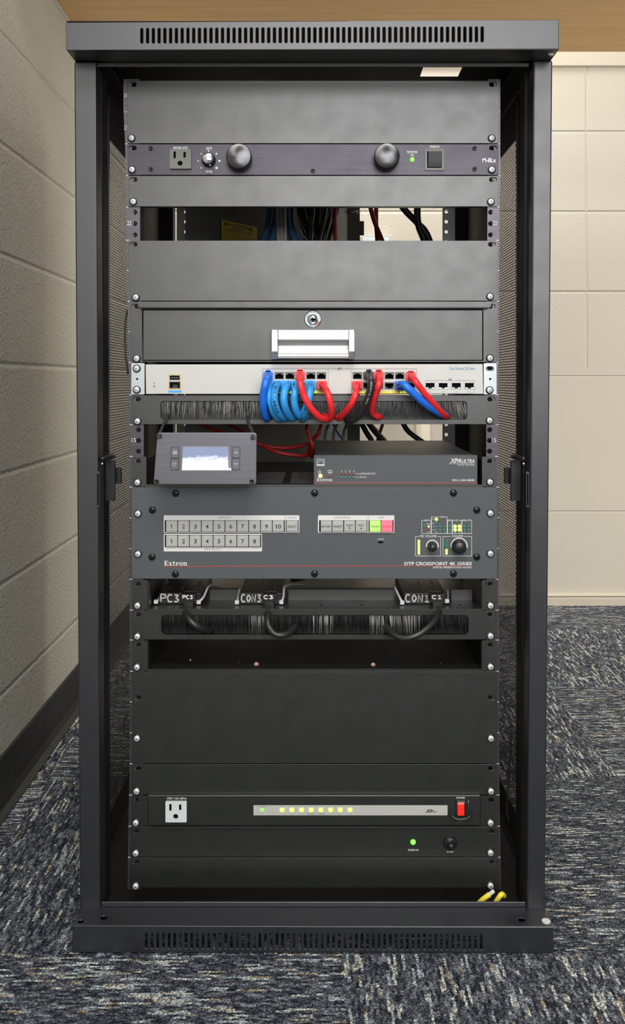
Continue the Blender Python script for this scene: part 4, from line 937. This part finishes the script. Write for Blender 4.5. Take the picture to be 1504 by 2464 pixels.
# ------------------------------------------------------------------ power supply
t = thing('power_supply', 'black one-unit panel with one green light and a round fuse holder, near the rack bottom', 'power supply', W(755,2063,ZP))
b = MB(); b.front([(xL(1988),1989.5),(xR(1988),1989.5),(xR(2063),2062),(xL(2063),2062)], [slot(327,2000,8,5),slot(1182,2000,8,5)], ZP, 0.002, 'paint'); b.box(365,1990,1146,1993,ZP-0.0035,0.0035,'paint'); b.out('faceplate', t, bevel=0.0007)
b = MB(); b.lathe(994,2026,ZP,[(0.0036,0),(0.0034,.0012),(0.002,.0032),(0,.0036)],'led_g',16); b.out('indicator', t)
b = MB(); R = 0.0092; b.lathe(1083,2027,ZP,[(R,0),(R,.002),(R*.85,.0035)],'black',24)
b.lathe(1083,2027,ZP,[(R*.85,.0035),(R*.55,.0035),(R*.52,.011),(R*.42,.012),(R*.42,.014),(0,.014)],'black',20); b.out('fuse_holder', t)
b = MB(); b.text('POWER ON',982,2043,1007,2048,ZP-.0003,'white',bold=.02); b.text('10 AMP',1075,2047.5,1091,2052,ZP-.0003,'white',bold=.02); b.out('lettering', t)
screws(t, [(327,2052),(1180,2051)])

# ------------------------------------------------------------------ patch cables
def plug(b, x, y, Z, m, up):      # RJ45 strain-relief boot and clip
    b.box(x-12,y-(8 if up else 10),x+12,y+11,Z-0.008,0.010,m,4)
    if up: b.box(x-6.5,y-14,x+6.5,y-5,Z-0.009,0.008,m,5)
    else: b.box(x-7,y+5,x+7,y+15,Z-0.008,0.006,m,4)
def patch(label, m, px, py, pts, up, r=0.0034, mk=None, group='patch cables at the network switch'):
    t = thing('patch_cable', label, 'cable', W(px,py,Zs-0.01), group)
    b = MB(); plug(b, px, py, Zs, m, up); b.out('plug', t, bevel=0.0006)
    b = MB(); full = [(px,py,Zs-0.008)]+pts; b.tube(full, r, m, 10); b.out('cord', t)
    if mk:
        P = catmull([W(*p) for p in full]); L = [0.0]
        for a, c in zip(P, P[1:]): L.append(L[-1]+(c-a).length)
        def surf(u, v):
            d = max(0.0, min(L[-1]-1e-6, u)); i = max(k for k in range(len(L)) if L[k] <= d); i = min(i, len(P)-2)
            q = P[i].lerp(P[i+1], (d-L[i])/max(1e-9, L[i+1]-L[i])); tn = (P[i+1]-P[i]).normalized(); sd = Vector((-tn.z, 0, tn.x)); sd.normalize()
            ang = v*0.85; nr = tn.cross(sd).normalized(); nr = nr if nr.y < 0 else -nr
            return q+(sd*math.sin(ang)+nr*math.cos(ang))*(r+0.0001)
        b = MB()
        for st_, u0, u1, hh, mm in mk: b.text(st_, u0, -hh, u1, hh, 0, mm, bold=.03, fn=surf)
        b.out('cable_print', t)
zf = 1.200
patch('deep blue patch cable, leftmost at the silver switch, in the upper port row', 'blue', 645, 903, [(640,918,zf-.006),(634,950,zf-.004),(634,985,zf+.006),(641,1006,zf+.024),(646,1002,zf+.06)], True, .0050)
patch('light blue patch cable from the first lower port, just right of the deep blue one', 'lblue', 650, 925, [(646,936,zf+.004),(650,965,zf),(658,992,zf+.008),(672,1008,zf+.026),(680,1002,zf+.06)], False, .0046)
patch('light blue patch cable with handwriting, second from the left in the lower row', 'lblue', 670, 925, [(662,938,zf),(660,962,zf-.006),(668,990,zf+.002),(684,1006,zf+.024),(695,1002,zf+.06)], False, .0048, mk=[('OMTER', 0.060, 0.026, 0.42, 'ink')])
patch('light blue patch cable, third from the left in the lower row', 'lblue', 694, 925, [(686,938,zf),(683,962,zf-.006),(689,988,zf+.002),(702,1006,zf+.024),(710,1002,zf+.06)], False, .0048)
patch('light blue patch cable, fourth from the left, passing behind the first red cable', 'lblue', 720, 925, [(711,940,zf+.002),(708,963,zf),(713,988,zf+.006),(728,1007,zf+.026),(738,1002,zf+.06)], False, .0048)
patch('light blue patch cable with handwriting, rightmost of the light blue ones', 'lblue', 748, 925, [(746,940,zf),(742,965,zf-.004),(732,992,zf+.004),(726,1007,zf+.024),(740,1003,zf+.06)], False, .0048, mk=[('CS', 0.075, 0.045, 0.5, 'ink'), ('IH', 0.030, 0.016, 0.5, 'ink')])
patch('red patch cable swinging down right from the left half of the upper port row', 'red', 722, 901, [(722,918,zf-.012),(731,950,zf-.014),(748,982,zf-.010),(772,1006,zf+.004),(788,1008,zf+.026),(782,1000,zf+.06)], True, .0042)
patch('red patch cable from the lower row at the right end of the left port block', 'red', 775, 926, [(786,940,zf),(794,965,zf-.004),(798,990,zf+.004),(794,1008,zf+.024),(780,1000,zf+.05)], False, .0042)
patch('red patch cable from the lower row at the left end of the right port block', 'red', 860, 926, [(857,944,zf),(846,972,zf),(830,993,zf+.016),(816,1006,zf+.036),(810,1003,zf+.06)], False, .0042)
patch('black patch cable, the only black one at the silver switch', 'rubber', 888, 902, [(893,920,zf-.010),(890,945,zf-.012),(877,978,zf-.004),(858,1005,zf+.008),(838,1012,zf+.024),(834,1000,zf+.06)], True, .0048, mk=[('NE TYPE CM', 0.068, 0.03, 0.2, 'grey_cable')])
patch('red patch cable hanging straight down right of the black cable', 'red', 912, 902, [(913,920,zf-.008),(906,942,zf-.006),(898,968,zf+.004),(897,992,zf+.02),(910,1003,zf+.032),(916,1003,zf+.06)], True, .0044)
patch('red patch cable, rightmost at the silver switch, running down right into the brush', 'red', 989, 905, [(998,915,zf-.006),(1018,942,zf-.004),(1044,972,zf+.008),(1068,998,zf+.030),(1078,1004,zf+.06)], True, .0042)
patch('deep blue patch cable from the right half of the lower row, running down right', 'blue', 963, 926, [(972,926,zf-.002),(995,946,zf-.004),(1028,975,zf+.006),(1062,996,zf+.030),(1076,1000,zf+.06)], False, .0050)
# video leads below the small boxes
def cord(label, m, pts, r, group=None, cat='cable', name='cable', n=8, k=8):
    b = MB(); b.tube(pts, r, m, n, k=k); return tag(b.out(name), label, cat, group)
cord('black video lead dropping from the box marked PC 3 into the lower brush', 'rubber', [(450,1458,1.262),(448,1474,1.236),(458,1494,1.222),(480,1510,1.222),(500,1518,1.238),(510,1518,1.258)], .0044, 'video leads')
cord('black video lead looping from the box marked CON 3 into the lower brush', 'rubber', [(647,1458,1.262),(644,1480,1.230),(647,1508,1.216),(665,1527,1.212),(690,1526,1.216),(708,1512,1.234),(716,1500,1.258)], .0044, 'video leads')
cord('long black video lead swinging left from the box marked CON 1', 'rubber', [(1056,1458,1.262),(1056,1474,1.236),(1042,1498,1.216),(1012,1524,1.205),(975,1536,1.205),(945,1526,1.215),(931,1510,1.234),(925,1498,1.258)], .0042, 'video leads')

# ------------------------------------------------------------------ cables inside the rack
i_ = 0
for dx, d in ((0,0),(9,.012),(18,-.006),(28,.01)):
    cord('dusty blue cable in the bundle behind the upper gap', 'dblue', [(650+dx,470,1.44+d),(648+dx,520,1.44+d),(640+dx*1.1,560,1.44+d),(625+dx*1.2,600,1.45+d),(612+dx,660,1.46+d)], .0045, 'blue bundle behind the upper gap')
for dx in (0, 8, 16): cord('grey cable strung between the blue bundle and the black wires', 'grey_cable', [(668+dx,470,1.415),(669+dx,530,1.415),(670+dx,575,1.415),(669+dx,660,1.42)], .0028, 'grey cables behind the upper gap')
for dx, d in ((0,0),(9,.01)): cord('dusty blue cable right of the grey cables behind the upper gap', 'dblue', [(692+dx,470,1.44+d),(692+dx,530,1.44+d),(700+dx,560,1.44+d),(716+dx*1.5,600,1.45+d),(730+dx,660,1.46)], .0045, 'blue cables right of the grey ones')
for k, (xa, xb, xc) in enumerate(((712,722,742),(722,734,756),(742,740,735),(752,748,744),(765,762,752),(778,770,760),(788,780,768),(800,792,778),(820,806,790))):
    cord('thin black wire hanging behind the upper gap', 'rubber', [(xa,470,1.45+.01*(k%3)),(xb,525,1.45+.01*(k%3)),(xc,590,1.46),(xc,660,1.47)], .0032+.0008*(k%2), 'black wires behind the upper gap')
for k, pts in enumerate((((713,500),(716,520),(735,560)),((711,535),(722,555),(738,578)),((758,500),(754,530),(752,578)),((771,495),(770,520),(769,540)),((797,500),(785,530),(772,578)))):
    cord('thin pale strand added as a highlight on the black wires', 'grey_cable', [(*p, 1.43) for p in pts], .0006, 'highlight strands behind the upper gap', n=5)  # pale strands stand in for white highlights on the black wires
cord('dark red cable beside the black wires, left of the grey bracket edge', 'dred', [(808,470,1.44),(805,530,1.44),(808,590,1.45),(808,660,1.46)], .0036)
cord('dark red cable crossing in front of the block wall, slanting to the right', 'dred', [(884,470,1.76),(900,530,1.76),(920,580,1.76),(945,660,1.76)], .0042)
cord('dark red cable hanging straight in front of the block wall', 'dred', [(906,470,1.78),(905,530,1.78),(908,580,1.78),(909,660,1.78)], .0042)
cord('thick black cable slanting right in front of the block wall', 'rubber', [(950,470,1.72),(974,505,1.72),(1003,535,1.72),(1030,570,1.72),(1055,660,1.73)], .0062)
cord('thick black cable hanging in front of the block wall, crossing the slanting one', 'rubber', [(1008,470,1.70),(1004,510,1.70),(1008,545,1.70),(1024,590,1.70),(1030,660,1.71)], .0062)
for k, (pts, r) in enumerate((([(470,1015,1.47),(520,1035,1.45),(600,1062,1.43),(680,1078,1.43),(752,1066,1.45)],.003),([(540,1015,1.5),(585,1040,1.46),(650,1082,1.42),(720,1096,1.42),(756,1090,1.44)],.003),
    ([(748,1010,1.42),(738,1030,1.40),(744,1050,1.40),(752,1075,1.40),(750,1100,1.42)],.003),([(775,1015,1.42),(768,1040,1.41),(752,1060,1.42),(742,1090,1.44)],.003))):
    cord(('dark red cable sagging to the right above the vented shelf, upper one','dark red cable sagging to the right above the vented shelf, lower one','dark red cable looping down left of the amplifier','dark red cable curving left just above the amplifier corner')[k], 'dred', pts, r)
for k, xx in enumerate((782,802,826)): cord('pale grey cable arching behind the amplifier', 'grey_cable', [(xx+14,1010,1.62),(xx+3,1035,1.62),(xx,1058,1.62),(xx,1090,1.63)], .0026, 'pale arched cables behind the amplifier')
for k, (a, c) in enumerate((((868,1015),(895,1062)),((884,1015),(922,1062)))): cord('black cable slanting behind the amplifier against the wall', 'rubber', [(*a,1.70),((a[0]+c[0])/2,1040,1.70),(*c,1.70),(c[0]+10,1090,1.70)], .0048, 'slanting black cables behind the amplifier')
cord('thin blue cable slanting behind the left end of the amplifier', 'blue', [(796,1010,1.66),(812,1040,1.66),(832,1068,1.66)], .0018)
cord('tan cable slanting right behind the amplifier', 'tan_cable', [(888,1015,1.74),(910,1040,1.74),(930,1064,1.74),(940,1090,1.74)], .003)
cord('tan cable hanging straight behind the amplifier', 'tan_cable', [(925,1010,1.73),(916,1035,1.73),(908,1064,1.73),(906,1090,1.73)], .003)
cord('black cable curving down to the right in front of the wall pipe', 'rubber', [(966,1010,1.66),(980,1035,1.66),(1003,1054,1.66),(1030,1072,1.66)], .0045)
cord('black cables bunched behind the left end of the tray with small boxes', 'rubber', [(700,1398,1.42),(780,1404,1.43),(860,1408,1.45),(950,1412,1.45),(1060,1404,1.45)], .004)
cord('grey cable tail beside the box marked CON 3', 'grey_cable', [(684,1410,1.31),(705,1406,1.33),(728,1408,1.37)], .0018)
cord('grey cable tail beside the box marked PC 3', 'grey_cable', [(505,1409,1.31),(515,1410,1.33),(530,1415,1.36)], .0018)
b = MB(); b.tube([(1145,2182,1.215),(1160,2166,1.213),(1178,2152,1.212)],0.0034,'yellow'); wr = tag(b.out('yellow_wire'), 'yellow wire end with bare white tip behind the rack sill', 'wire')
b = MB(); b.tube([(1178,2152,1.212),(1184,2147,1.212),(1188,2144,1.213)],0.0026,'white'); b.out('wire_tip', wr)
b = MB(); b.tube([(1187,2182,1.215),(1197,2165,1.213),(1207,2152,1.213),(1213,2156,1.22)],0.0034,'yellow'); tag(b.out('yellow_wire'), 'yellow wire end with rounded top, nearer the right corner post', 'wire')
cord('thin black cable looping down beside the perforated right side', 'rubber', [(1212,1690,1.30),(1222,1725,1.29),(1230,1770,1.28),(1226,1850,1.28),(1220,1940,1.28),(1225,1980,1.28)], .0012)
cord('thin black cable bulging out beside the perforated left side, near the drawer', 'rubber', [(306,745,1.262),(301,790,1.262),(302,850,1.262),(308,900,1.262)], .0012)
cord('thin black cable loop low on the left beside the rail', 'rubber', [(308,1715,1.265),(298,1745,1.265),(300,1770,1.265),(308,1780,1.265)], .0012)
# wall fittings seen through the rack
b = MB(); Zw = 2.93; b.box(868,566,944,640,Zw-0.04,0.05,'silver',2); b.box(872,571,936,636,Zw-0.042,0.002,'zinc',1); tag(b.out('junction_box', bevel=0.001), 'small metal junction box on the block wall behind the rack', 'junction box')
b = MB(); b.tube([(1018,930,2.90),(1018,1455,2.90)],0.022,'cream',16,smooth=False); tag(b.out('wall_pipe'), 'cream painted pipe on the wall behind the amplifier', 'pipe')
